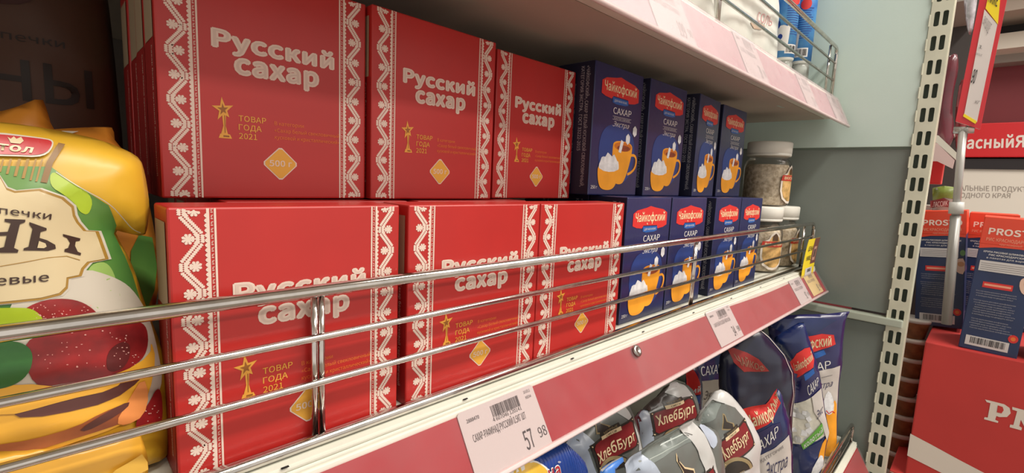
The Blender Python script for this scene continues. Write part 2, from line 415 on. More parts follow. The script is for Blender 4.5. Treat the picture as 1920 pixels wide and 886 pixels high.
# pieces only one shelf shows
for k in range(30): box('slot', (.070+.0295*k, .0085, .0371), (.078+.0295*k, .0103, .0375), BLACKM, sh_m)
for k in range(9): box('slot', (.075+.1125*k, -.0008, .0371), (.0785+.1125*k, .0004, .0375), BLACKM, sh_m)
sc = atY(1192, 658, .2105); 
def screw(parent, S, a, b):
    bm = bmesh.new(); n = 20; rings = []
    for r, h in ((.0058, .0036), (.0056, .0044), (.0045, .0052), (.0022, .0054), (.0018, .0046)):
        rings.append([bm.verts.new(S(a+r*math.cos(2*math.pi*k/n), b+r*math.sin(2*math.pi*k/n), h)) for k in range(n)])
    for A, B in zip(rings, rings[1:]):
        for k in range(n): bm.faces.new((A[k], A[(k+1) % n], B[(k+1) % n], B[k]))
    bm.faces.new(rings[-1])
    tag(link('screw', bm_mesh(bm, 'screw'), SCREW, parent, True), 'round steel screw head on the red price rail')
def on_rail(u, v, S, o):          # pixel -> (a, b) on a price rail
    p0 = S(0, 0, .002)+o; dx = Vector((1, 0, 0)); dd = (S(0, 1, .002)+o-p0); n = dx.cross(dd)
    p = atP(u, v, p0, n) - p0; return p.x, p.dot(dd)
a, b = on_rail(1192, 658, Sm, Om); screw(sh_m, Sm, a, b)
box('keyhole', tuple(Vector((.86, .262, .1362))-Ou), tuple(Vector((.885, .2655, .1364))-Ou), mat('light through keyhole', (190, 205, 195), .6), sh_u)
lathe('keyhole', [(.0035, .1361), (.0035, .1364)], MATS['light through keyhole'], sh_u, 16, cx=.885).location = (0, .2637-Ou.y, -Ou.z)

# ------------------------------------------------------------------ wire fences
def fence(label, zd, y, zr, posts, xend, xs=-.70, back=0):
    t = thing('wire_fence', label, 'shelf fence', (0, y, zd))
    def w(name, pts, r): return wire(name, [(p[0], p[1]-y, p[2]-zd) for p in pts], r, CHROME, t)
    ztop = zd+zr[0]
    arc = [(xend-.012+.012*math.sin(a), y, ztop-.012+.012*math.cos(a)) for a in [math.pi/2*k/6 for k in range(7)]]
    w('top_rail', [(xs, y, ztop)]+arc+[(xend, y, zd+.002)], .0032)
    for z in zr[1:]: w('rail', [(xs, y, zd+z), (xend, y, zd+z)], .0020)
    w('base_rail', [(xs, y, zd+.0035), (xend, y, zd+.0035)], .0030)
    w('base_rail', [(xs, y+.0053, zd+.0022), (xend, y+.0053, zd+.0022)], .0020)
    for x in posts:
        w('upright', [(x-.0019, y+.0035, ztop-.002), (x-.0019, y+.0035, zd+.004)], .0017)
        w('upright', [(x+.0019, y+.0035, ztop-.002), (x+.0019, y+.0035, zd+.004)], .0017)
    return t
fence('chrome wire fence along the front of the sugar box shelf', -.1445, .2345, (.0838, .0592, .0350), (-.35, .098, .5425, 1.0), 1.052)
fence('chrome wire fence along the front of the overhead shelf', .172, .2345, (.0930, .0655, .0345), (-.35, .098, .5460, 1.03), 1.062)
fence('chrome wire fence at the lowest shelf in the bottom right corner', -.463, .133, (.040, .027, .014), (.98,), 1.048)

# ================================================================== RED SUGAR BOXES
BW, BH, BD = .118, .134, .031
def FS(k=1.): return lambda a, b, h: (a*k, -h, b*k)
def border():
    cell = []; s = .001
    band = []; fl = []; gr = []
    # centreline of the zigzag: vertices alternate right (13) / left (5.6)
    z = -10.8; k = 0; pts = []
    while z < 146:
        x = 12.5 if k % 2 == 0 else 5.5
        pts += [(x, z-1.9), (x, z+1.9)]; z += 13; k += 1
    # band made of two rows of small lozenges
    P = [np.array(p) for p in pts]
    for a, b in zip(P, P[1:]):
        L = np.hypot(*(b-a)); d = (b-a)/L; n = np.array([-d[1], d[0]]); m = max(1, int(round(L/1.05)))
        for i in range(m):
            for sgn in (-1, 1):
                c = a+d*L*(i+.5)/m+n*sgn*.92
                band.append(poly([tuple(c+d*.7+n*.42), tuple(c+n*.95-d*.2), tuple(c-d*.7-n*.42), tuple(c-n*.95+d*.2)]))
    z = -10.8; k = 0
    while z < 144:
        side = -1 if k % 2 == 0 else 1
        cx = 8.6 if k % 2 == 0 else 9.4
        base = 11.6 if k % 2 == 0 else 6.4
        cx = base + side*3.9
        for j in range(8):                          # petals
            ang = math.pi*2*(j+.5)/8
            px, pz = cx+1.75*math.cos(ang), z+1.75*math.sin(ang)
            ca, sa = math.cos(ang), math.sin(ang)
            fl.append(poly([(cx+.5*ca-.28*sa, z+.5*sa+.28*ca), (cx+2.2*ca-.7*sa, z+2.2*sa+.7*ca), (cx+2.75*ca, z+2.75*sa), (cx+2.2*ca+.7*sa, z+2.2*sa-.7*ca), (cx+.5*ca+.28*sa, z+.5*sa-.28*ca)]))
        fl.append(ell(cx, z, .62, .62, 6))
        for sg_ in (-1, 1): fl.append(poly([(base-side*.4, z+sg_*.3), (base+side*.8, z+sg_*2.7), (base+side*1.9, z+sg_*2.3), (base+side*1.0, z+sg_*.9)]))
        fl.append(rect(min(base, base+side*2.4), z-.35, max(base, base+side*2.4), z+.35))
        z += 13; k += 1
    sc_ = [rect(15.2, .5, 16.4, 133.4), rect(18.3, .5, 19.2, 133.4)]
    z = .8
    while z < 132:
        sc_.append(poly([(15.2, z-1.1), (15.2, z+1.1), (14.7, z+.8), (14.2, z), (14.7, z-.8)]))
        z += 2.35
    mk = []; z = 1.2
    while z < 131.5:
        mk.append(rect(16.9, z, 17.8, z+.38)); mk.append(rect(16.9, z+.85, 17.5, z+1.2)); mk.append(poly([(17.0, z+1.4), (17.9, z+1.7), (17.9, z+2.0), (17.0, z+1.7)])); z += 3.1
    def clip(sh):
        out = []
        for v, f in sh:
            if max(p[1] for p in v) > 133.5 or min(p[1] for p in v) < .3: continue
            out.append((v, f))
        return out
    return clip(band+fl), clip(sc_), clip(mk)
def mir(sh): return [([(118-p[0], p[1]) for p in v], [tuple(reversed(q)) for q in f]) for v, f in sh]
def carton(name, w, h, d, m, parent, bev=.0011, bulge=.0006):
    bm = bmesh.new(); r = bmesh.ops.create_cube(bm, size=1)
    for v in bm.verts: v.co = Vector(((v.co.x+.5)*w, (v.co.y+.5)*d, (v.co.z+.5)*h))
    bmesh.ops.bevel(bm, geom=bm.edges[:], offset=bev, segments=2, affect='EDGES', profile=.5)
    return link(name, bm_mesh(bm, name), m, parent, False)
def red_box(label, loc, rotz, front=True):
    t = thing('sugar_box', label, 'box', loc, rotz, 'red boxes of lump sugar')
    carton('carton', BW, BH, BD, RED, t)
    K = .001; S = FS(K)
    side = lambda a, b, h: (-h, a*K, b*K)
    decal('side_flap', [rect(3.5, 86, 27, 127)], CREAM, t, side, .0003)
    decal('side_flap_shadow', [rect(1.2, 1.2, 30, 85.4)], REDSIDE, t, side, .0002)  # darker red lower part of the side face
    v, f = text('Сахар белый кусковой свекловичный', 0, 0, 2.6, 70)
    decal('printed_side_text', [([(9-q[1], 82-q[0]) for q in v], f)], PRW, t, side, .0004)
    if not front: return t
    b, s_, mk = border()
    for fn in (lambda q: q, mir):
        decal('printed_border', fn(b), PRW, t, S, .00015)
        decal('printed_band', fn(s_), PRW, t, S, .00015)
        decal('printed_border_marks', fn(mk), PRW, t, S, .00015)
    SP = lambda d: (lambda a, b, h: (a*K, -h, ((b+d)*1.0126-.3)*K))
    t1 = text('Русский', 25.3, 83.2, 10.6, 70.3, bold=.07); t2 = text('сахар', 36.3, 70.3, 12.4, 49.2, bold=.07)
    decal('printed_title', [t1, t2], PRW, t, SP(1.6), .0002)
    # thin inline inside the heavy letters: same spacing, thinner glyphs
    inl = lambda bo: [inner('Русский', 25.3, 83.2, 10.6, 70.3, .07, bo), inner('сахар', 36.3, 70.3, 12.4, 49.2, .07, bo)]
    decal('printed_title_inline', inl(0), GREYL, t, SP(1.6), .0003)
    star = []
    cx, cz, = 30.2, 51.2
    for j in range(10):
        r = (7.0 if j % 2 == 0 else 2.6)*(1.0 if j != 6 else .8); a = math.radians(96+36*j); star.append((cx+r*math.cos(a)*.82, cz+r*math.sin(a)))
    stem = [poly([(29.6, 48.5), (31.6, 48.5), (31.3, 42), (32.4, 37.2), (28.8, 37.2), (30.1, 42)]), poly([(27.6, 35), (34.4, 35), (33.4, 37.4), (28.4, 37.4)])]
    decal('printed_trophy', [poly(star)]+stem, GOLD, t, SP(0), .0002)
    st2 = [(cx+(p[0]-cx)*.5, cz+(p[1]-cz)*.5) for p in star]
    decal('printed_trophy_shade', [poly(st2), rect(30.7, 38, 31.1, 48), rect(30, 35.7, 33, 36.7)], GOLDD, t, SP(0), .0003)
    decal('printed_award_text', [text('ТОВАР', 38, 45.6, 3.3, 15, bold=.012), text('ГОДА', 38, 40.5, 3.3, 12.4, bold=.012), text('2021', 38, 35.4, 3.3, 9.8, bold=.012)], GOLD, t, SP(0), .0002)
    decal('printed_small_text', [text('В категории', 57.8, 44.4, 2.3, 17.5), text('«Сахар белый свекловичный', 57.8, 40.2, 2.3, 41), text('кусковой и кристаллический»', 57.8, 36, 2.3, 41)], ORANGE, t, SP(1.0), .0002)
    def dia(r, rc=1.2):
        pts = []
        for j in range(4):
            a = math.pi/2*j
            for da in (-rc/r*.9, rc/r*.9):
                pts.append((61+r*math.cos(a)*(1-.06)-r*math.sin(a)*da*.9, 20.4+r*math.sin(a)*(1-.06)+r*math.cos(a)*da*.9))
        return poly(pts)
    decal('printed_weight_frame', [dia(10.4)], PRW, t, SP(1.5), .0002)
    decal('printed_weight_field', [dia(9.5)], DIA, t, SP(1.5), .0003)
    decal('printed_weight', [text('500 г', 54.3, 18.7, 3.7, 13.4, bold=.02)], PRW, t, SP(1.5), .0004)
    return t
L1 = red_box('red lump sugar box, leftmost in the lower row behind the fence', (.0366, .2430, -.1445), 0)
L1.scale = (.948, 1, .941)
ZL = -.1445+BH*.941; ZU = ZL+.0004
G = 'red boxes of lump sugar'
dup(L1, (.1545, .2428, -.1445), 0, 'red lump sugar box, second from the left in the lower row', G, (.992, 1, .941))
dup(L1, (.2724, .2428, -.1445), 0, 'red lump sugar box, third in the lower row, touching the navy boxes', G, (1.0, 1, .941))
u1 = dup(L1, (.0438, .300, ZU), 0, 'red lump sugar box, largest, topmost at the left', G, (.9535, 1, .938))
u2 = dup(L1, (.1578, .295, ZU), .0, 'red lump sugar box, middle one of the upper row', G, (.925, 1, .938))
u3 = dup(L1, (.2790, .3065, ZU), 0, 'red lump sugar box, right one of the upper row beside the navy boxes', G, (.908, 1, .938))
plain = red_box('red lump sugar box stored just behind the topmost left box', (.0440, .3320, ZU), .002, front=False)
plain.scale = (.9535, 1, .938)
dup(plain, (.0450, .3650, ZU), 0, 'red lump sugar box, third deep behind the topmost left box', None, (.9535, 1, .938))
dup(plain, (.0445, .3980, ZU), 0, 'red lump sugar box, fourth deep behind the topmost left box')
for k in range(5):
    for x, c_ in ((.069, 'leftmost'), (.1895, 'second')):
        pl = dup(plain, (x, .2865+.033*k, -.1445), 0, 'plain reserve red sugar box hidden %s deep behind the %s box of the lower row' % (('one', 'two', 'three', 'four', 'five')[k], c_)); pl['group'] = 'reserve red sugar boxes behind the front row'

# ================================================================== NAVY SUGAR BOXES
NW, NH, ND = .092, .1308, .046
def navy_art(t, S, h0=.0002, K=1):
    # units mm on a 92 x 131 face
    decal('printed_glow', [smooth_pts_shape([(14, 70), (60, 76), (84, 60), (80, 20), (50, 10), (14, 22)])], mat('soft blue print', (34, 62, 128), .4, noise_amt=.15, noise_scale=12), t, S, h0)
    lg = [(12.5, 101.5), (12.5, 114), (20, 117.5), (38, 120), (46, 121.8), (56, 120.2), (74, 118), (83, 114.5), (83.5, 101), (76, 98.6), (64, 97.3), (62, 101), (34, 101.4), (31, 98.4), (20, 99.4)]
    decal('printed_logo_field', [poly(lg)], LOGO, t, S, h0+.0001)
    decal('printed_logo_text', [text('Чайкофский', 17, 105.5, 9.2, 61.5, bold=.02), poly([(40, 104), (42, 104), (42.4, 101.5)])], mat('cream print', (236, 214, 170), .5), t, S, h0+.0002)
    decal('printed_ribbon', [poly([(33, 95), (33, 100.5), (63, 100), (63, 95.4), (57, 94.2), (40, 93.8)])], BLUE, t, S, h0+.00015)
    decal('printed_ribbon_text', [text('ДЛЯ ЧАЯ И КОФЕ', 36, 96.2, 2.2, 24)], WHITE, t, S, h0+.00025)
    decal('printed_name', [text('САХАР', 35.5, 84.2, 6.4, 35, bold=.004), rect(35, 81.4, 71, 81.7), rect(35, 78.2, 71, 78.5), text('КАТЕГОРИЯ', 38, 79.2, 1.4, 30)], WHITE, t, S, h0+.0001)
    decal('printed_script', [text('Экстра', 36, 71.5, 5.2, 32, shear=.45)], WHITE, t, S, h0+.0001)
    hexa = lambda cx, cz, r: poly([(cx+r*.78*math.cos(math.pi/2+math.pi/3*j), cz+r*math.sin(math.pi/2+math.pi/3*j)) for j in range(6)])
    decal('printed_sugar_cube', [hexa(80, 70, 6), hexa(67, 60.5, 6)], SUGARP, t, S, h0+.0003)
    mug = smooth_pts([(39, 53), (39, 40), (41, 22), (46, 12.5), (60, 11.5), (67, 18), (75, 36), (78, 51), (76, 55), (68, 57.5), (48, 57.5), (41, 55.5)], 2)
    hnd = stroke(smooth_pts([(76, 44), (84, 44.5), (88.5, 39), (86, 30), (78, 25), (71, 23)], 2, False), 2.8)
    decal('printed_mug', [poly(mug), hnd], MUG, t, S, h0+.0001)
    decal('printed_mug_inside', [ell(58.5, 52, 17, 4.6)], MUGD, t, S, h0+.0002)
    decal('printed_tea', [ell(60, 50.2, 13, 3.2)], TEA, t, S, h0+.00025)
    decal('printed_falling_cube', [poly([(50, 46), (55, 45), (59, 57), (54, 59)])], SUGARP, t, S, h0+.0003)
    bowl = smooth_pts([(14, 31), (14, 20), (18, 9), (26, 5.5), (40, 5.5), (48, 10), (53, 21), (53.5, 31), (34, 35)], 2)
    decal('printed_bowl', [poly(bowl)], MUG, t, S, h0+.0003)
    lump = []
    for j in range(15):
        a = math.pi*j/14; rr = 1+.14*((j*7) % 3-1); lump.append((34+19*math.cos(a)*(.98), 29+13.5*math.sin(a)*rr))
    decal('printed_sugar_heap', [poly(lump+[(16, 27.5), (24, 25), (34, 24.3), (44, 25), (52, 27.5)])], SUGARP, t, S, h0+.0004)
    decal('printed_weight', [text('250 г', 4, 6.6, 3.2, 11, bold=.01)], WHITE, t, S, h0+.0001)
def smooth_pts_shape(p): return poly(smooth_pts(p, 3))
def navy_box(label, loc, rotz):
    t = thing('sugar_box', label, 'box', loc, rotz, 'navy boxes of lump sugar')
    carton('carton', NW, NH, ND, NAVY, t)
    K = .001; navy_art(t, FS(K))
    side = lambda a, b, h: (-h, a*K, b*K)
    sh = []
    for s, x, top, L, c in (('«ЧАЙКОФСКИЙ», САХАР БЕЛЫЙ КУСКОВОЙ СВЕКЛОВИЧНЫЙ,', 10, 126, 118, 4.0), ('КАТЕГОРИЯ ЭКСТРА.  ГОСТ 33222-2015', 16.5, 126, 82, 4.0),
                            ('Пищевая ценность 100 г продукта: углеводы 99,9 г. Энергетическая ценность', 24, 110, 100, 1.9), ('Хранить в сухом месте при температуре не выше 40 градусов', 28, 108, 96, 1.9),
                            ('Упаковано в соответствии с требованиями технического регламента', 32, 106, 96, 1.9), ('Срок годности указан на упаковке', 36, 104, 60, 1.9)):
        v, f = text(s, 0, 0, c, L, bold=.006); sh.append(([(x-q[1], top-q[0]) for q in v], f))
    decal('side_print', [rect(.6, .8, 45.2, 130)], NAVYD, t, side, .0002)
    decal('printed_side_text', sh, mat('dim white print', (170, 168, 172), .5), t, side, .0003)
    return t
GN = 'navy boxes of lump sugar'
NL1 = navy_box('navy lump sugar box beside the red ones, leftmost of the lower navy row', (.4116, .2532, -.1445), -.002)
dup(NL1, (.5065, .2532, -.1445), 0, 'navy lump sugar box, second of the lower navy row, behind a fence upright', GN, (1.0, 1, 1))
dup(NL1, (.6220, .2508, -.1445), 0, 'navy lump sugar box, third of the lower navy row', GN, (.955, 1, 1))
dup(NL1, (.7125, .2508, -.1445), 0, 'navy lump sugar box at the right end of the lower navy row beside the jars', GN, (.93, 1, 1))
ZN = -.1445+NH+.0004
dup(NL1, (.3880, .2847, ZN), .010, 'navy lump sugar box with fully visible mug print, leftmost of the upper navy row', GN, (1.0, 1, 1))
dup(NL1, (.4880, .2812, ZN), .015, 'navy lump sugar box, second of the upper navy row', GN, (1.0, 1, 1))
dup(NL1, (.6015, .2752, ZN), .075, 'navy lump sugar box turned askew, third of the upper navy row', GN, (.86, 1, 1))
dup(NL1, (.6960, .2830, ZN), .005, 'navy lump sugar box at the right end of the upper navy row', GN, (1.0, 1, 1))
for k in range(2):
    for x, c_ in ((.412, 'leftmost'), (.507, 'second'), (.622, 'third'), (.713, 'last')):
        r = dup(NL1, (x, .3005+.048*k, -.1445), 0, 'plain reserve navy sugar box hidden %s deep behind the %s lower navy box' % (('one', 'two')[k], c_), skip=('printed_glow', 'printed_logo_field', 'printed_logo_text', 'printed_ribbon', 'printed_ribbon_text', 'printed_name', 'printed_script', 'printed_sugar_cube', 'printed_mug', 'printed_mug_inside', 'printed_tea', 'printed_falling_cube', 'printed_bowl', 'printed_sugar_heap', 'printed_weight'))
        r['group'] = 'reserve navy sugar boxes behind the front row'

# ================================================================== SPICE JARS
JAR = clear_mat('clear jar plastic', (250, 248, 244), .45, .03, .06, fres=.6)
SPICE = mat('mixed spice grain', (238, 226, 206), .7, col2=(178, 160, 134), noise_scale=150, bump=.9, bump_scale=220, detail=8)
LIDM = mat('white plastic lid', (226, 222, 212), .4)
def jar(label, loc, rotz, h=.1145, r=.0395):
    t = thing('spice_jar', label, 'jar', loc, rotz, 'clear spice jars with white lids')
    prof = [(.028, 0), (r-.004, .0008), (r-.001, .004), (r-.0015, .02), (r, .05), (r, .070), (r-.002, .078), (r-.008, .085), (r-.0065, .0885), (r-.0065, .092)]
    lathe('jar_body', prof, JAR, t, 48)
    lathe('spices', [(.026, .002), (r-.0055, .0025), (r-.0025, .006), (r-.0028, .05), (r-.0028, .068), (r-.006, .074), (.01, .0755)], SPICE, t, 40)
    lathe('lid', [(.030, .0895), (r-.0035, .0895), (r-.003, .0915), (r-.003, .0935), (r-.0042, .094), (r-.0028, .0946), (r-.0026, .1125), (r-.004, h), (.01, h)], LIDM, t, 48)
    S = lambda a, b, hh: ((r+.0003+hh)*math.cos(a/r), (r+.0003+hh)*math.sin(a/r), b)
    out = [(-.024, .028), (-.019, .014), (-.008, .007), (0, .006), (.008, .007), (.019, .014), (.024, .028), (.024, .046), (.021, .055), (.012, .060), (.008, .068), (0, .074), (-.008, .068), (-.012, .060), (-.021, .055), (-.024, .046)]
    decal('label', [poly(out)], mat('label white', (226, 214, 200), .5), t, S, .0001, .004)
    inn = [(x*.86, .038+(z-.038)*.87) for x, z in out]
    decal('label_field', [poly(inn)], mat('label peach', (220, 176, 110), .5, col2=(150, 120, 62), noise_scale=90), t, S, .0003, .004)
    decal('label_band', [poly([(-.024, .046), (.024, .046), (.022, .056), (-.022, .056)])], mat('label red', (190, 52, 34), .5), t, S, .0005, .004)
    decal('label_text', [text('ВКУСНЫЙ', -.018, .0485, .005, .036, bold=.02)], mat('cream print', (236, 214, 170), .5), t, S, .0007, .004)
    decal('label_cap', [poly([(-.006, .057), (.006, .057), (.005, .066), (0, .070), (-.005, .066)])], mat('label brown', (84, 58, 36), .5), t, S, .0005, .004)
    return t
J = jar('spice jar with white lid, front one under the wire fence near the yellow tag', (.912, .289, -.1444), math.radians(-118))
dup(J, (1.012, .289, -.1444), math.radians(-88), 'spice jar with white lid, farthest right, beside the steel partition', 'clear spice jars with white lids')
dup(J, (.950, .2965, -.0297), math.radians(-92), 'spice jar with white lid stacked on top of the other two jars', 'clear spice jars with white lids')

PAPERU = mat('faded tag paper', (178, 176, 176), .6)  # tag paper darkened to offset strong light on the tilted overhead rail
# ================================================================== PRICE TAGS (held in the rails)
def price_tag(label, S, o, x0, x1, b0, b1, big, small, ttl, tilt=0, mats=None, faded=False):
    ink = INKG if faded else INK
    w = x1-x0
    t = thing('price_tag', label, 'price tag', tuple(S(x0, b1, .0008)+o)); c = t.location
    def ST(a, b, h): return S(x0+a*w/.07+tilt*b, b1-(b1-b0)*(b/.044), .0011+h)+o-c
    bm = bmesh.new(); q = []
    for h in (0, .0003): q.append([bm.verts.new(ST(a, b, h)) for a, b in ((0, 0), (.07, 0), (.07, .042), (.068, .044), (.002, .044), (0, .042))])
    bm.faces.new(q[0]); bm.faces.new(q[1])
    for k in range(6): bm.faces.new((q[0][k], q[0][(k+1) % 6], q[1][(k+1) % 6], q[1][k]))
    link('paper', bm_mesh(bm, 'paper'), mats or PAPER, t)
    decal('printed_price', [text(big, .046-.0052*(len(big)-2), .004, .0125, .0085+.005*(len(big)-2), bold=.005), text(small, .0605, .0075, .0068, .008)], ink, t, ST, .0005)
    decal('printed_barcode', barcode(.027, .0330, .053, .0405, 34, len(ttl)), ink, t, ST, .0005)
    decal('printed_text', [text(ttl, .0065, .0235, .0046, .048), text('2888470', .0055, .036, .0023, .0105, bold=.01), text('4 607046 120141', .026, .0302, .0026, .027), text('10.03.1', .0595, .0395, .002, .0065), text('КБ54', .060, .0355, .002, .0055)], ink, t, ST, .0005)
    return t
price_tag('large white price tag reading 57 98 on the red price rail', Sm, Om, .1795, .2495, .0003, Lm-.001, '57', '98', 'САХАР-РАФИНАД РУССКИЙ 0.5КГ ШТ')
price_tag('white price tag reading 34 98 on the red price rail below the navy boxes', Sm, Om, .553, .623, -.0015, Lm-.003, '34', '98', 'САХАР БЕЛЫЙ КУСКОВОЙ ЧАЙКОФСКИЙ')
price_tag('small white price tag beside the yellow promotional tag', Sm, Om, .878, .945, .0005, Lm-.002, '92', '90', 'СМЕСЬ СПЕЦИЙ', faded=True)
price_tag('pale price tag behind the clear rail at the end, below the yellow tag', Sm, Om, .962, 1.03, -.004, Lm-.004, '92', '90', 'СМЕСЬ ПЕРЦЕВ', mats=mat('pale yellow paper', (226, 208, 140), .6), faded=True)
price_tag('white price tag reading 199 on the pale pink rail overhead', Su, Ou, .352, .422, .001, Lu-.002, '199', '90', 'СОЛЬ ЙОДИРОВАННАЯ', faded=True, mats=PAPERU)
price_tag('faded white price tag, middle one of the pink rail overhead', Su, Ou, .548, .618, -.003, Lu-.002, '39', '90', 'СОЛЬ ПИЩЕВАЯ', faded=True, mats=PAPERU)
price_tag('faded white price tag, second from the end of the pink rail', Su, Ou, .782, .848, .002, Lu-.002, '52', '90', 'СОЛЬ МОРСКАЯ', faded=True, mats=PAPERU)
price_tag('faded white price tag at the very end of the pink rail', Su, Ou, .962, 1.035, .002, Lu-.002, '64', '90', 'СОЛЬ', faded=True, mats=PAPERU)
# yellow promotional tag standing above the rail
yt = thing('promo_tag', 'yellow and brown promotional tag standing up from the rail end', 'tag', (.95, .222, -.150))
YM = lambda a, b, h: (a, -h - .004*(b/.06)**2, b)
bm = bmesh.new()
rows = []
for k in range(9):
    b = -.012+.078*k/8; rows.append([bm.verts.new(YM(a, b, h)) for a, h in ((0, 0), (.078, 0), (.078, .0004), (0, .0004))])
for A, B in zip(rows, rows[1:]):
    for k in range(4): bm.faces.new((A[k], A[(k+1) % 4], B[(k+1) % 4], B[k]))
bm.faces.new(rows[0]); bm.faces.new(rows[-1])
link('tag_paper', bm_mesh(bm, 'tag_paper'), YEL, yt)
decal('printed_brown_field', [rect(.044, .018, .078, .066)], mat('tag brown', (120, 72, 62), .5), yt, YM, .0006, .01)
decal('printed_words', [text('ЦЕНЫ', .014, .044, .0085, .028, bold=.02), text('НИЖЕ', .014, .026, .0085, .028, bold=.02)], INK, yt, YM, .0006, .01)
decal('printed_picture', [rect(.052, .024, .070, .05)], mat('tag picture', (196, 150, 130), .5), yt, YM, .0008, .01)
decal('printed_picture_core', [rect(.055, .03, .067, .045)], mat('tag brown dark', (90, 66, 62), .5), yt, YM, .001, .01)
decal('printed_label', [rect(.018, -.004, .062, .012)], PAPER, yt, YM, .0008, .01)
decal('printed_barcode', barcode(.030, .004, .052, .010, 20, 3), INK, yt, YM, .001, .01)

# ================================================================== BOTTLES AND BAGS ON THE OVERHEAD SHELF
CLR = clear_mat('clear bottle plastic', (232, 238, 240), .45, .35, .08, (225, 225, 215))
SALT = mat('white salt', (226, 226, 220), .8)
BL1 = mat('sky blue label', (96, 168, 222), .4, col2=(44, 110, 190), noise_scale=26)
def salt_bottle(label, loc, rotz, r=.016, h=.26):
    t = thing('salt_shaker', label, 'bottle', loc, rotz, 'salt shakers with blue labels')
    lathe('cap', [(.008, 0), (r-.002, .0005), (r, .003), (r, .056), (r-.001, .060), (.008, .0602)], CLR, t, 28)
    lathe('cap_core', [(.006, .002), (.012, .002), (.012, .058), (.006, .0585)], SALT, t, 20)
    lathe('body', [(.008, .0604), (r-.0005, .061), (r+.001, .064), (r+.001, h-.004), (r-.002, h), (.01, h)], SALT, t, 28)
    lathe('wrap_label', [(r+.0006, .066), (r+.0016, .0661), (r+.0016, h-.008), (r+.0006, h-.0079)], BL1, t, 28)
    S = lambda a, b, hh: ((r+.0018+hh)*math.cos(a/r), (r+.0018+hh)*math.sin(a/r), b+.03)
    lines = [rect(-.012, z, .010+.003*math.sin(k*5), z+.0012) for k, z in enumerate([.075+.004*i for i in range(14)])]
    lines = [([(p[0]*1., p[1]*1.) for p in v], f) for v, f in lines]
    decal('printed_lines', lines, mat('deep blue print', (26, 60, 140), .4), t, S, .0002, .003)
    decal('printed_barcode_field', [rect(-.010, .042, .010, .058)], WHITE, t, S, .0002, .003)
    decal('printed_barcode', barcode(-.008, .044, .008, .056, 16, 5), INK, t, S, .0004, .003)
    S2 = lambda a, b, hh: ((r+.0018+hh)*math.cos(a/r-1.3), (r+.0018+hh)*math.sin(a/r-1.3), b+.03)
    decal('printed_flower', [ell(0, .062, .011, .012, 14), ell(.004, .082, .010, .010, 14), poly([(-.012, .05), (.012, .09), (.016, .09), (.014, .046)])], WHITE, t, S2, .0003, .003)
    decal('printed_blob', [ell(-.005, .094, .006, .008, 12), ell(.002, .072, .004, .005, 10)], mat('deep blue print', (26, 60, 140), .4), t, S2, .0005, .003)
    decal('printed_red_mark', [ell(0, .135, .008, .010, 14)], LOGO, t, S, .0003, .003)
    return t
zb = .1723
SB = salt_bottle('salt shaker with sky blue label, third from the end of the overhead shelf', (1.018, .345, zb), math.radians(-120))
for (x, y, rz, lab) in ((.982, .300, -125, 'salt shaker with sky blue label, second from the end of the overhead shelf'), (1.024, .283, -165, 'salt shaker with blue and white label, last on the overhead shelf'),
                        (.955, .350, -130, 'salt shaker with sky blue label in the second row overhead')):
    dup(SB, (x, y, zb), math.radians(rz), lab, 'salt shakers with blue labels')

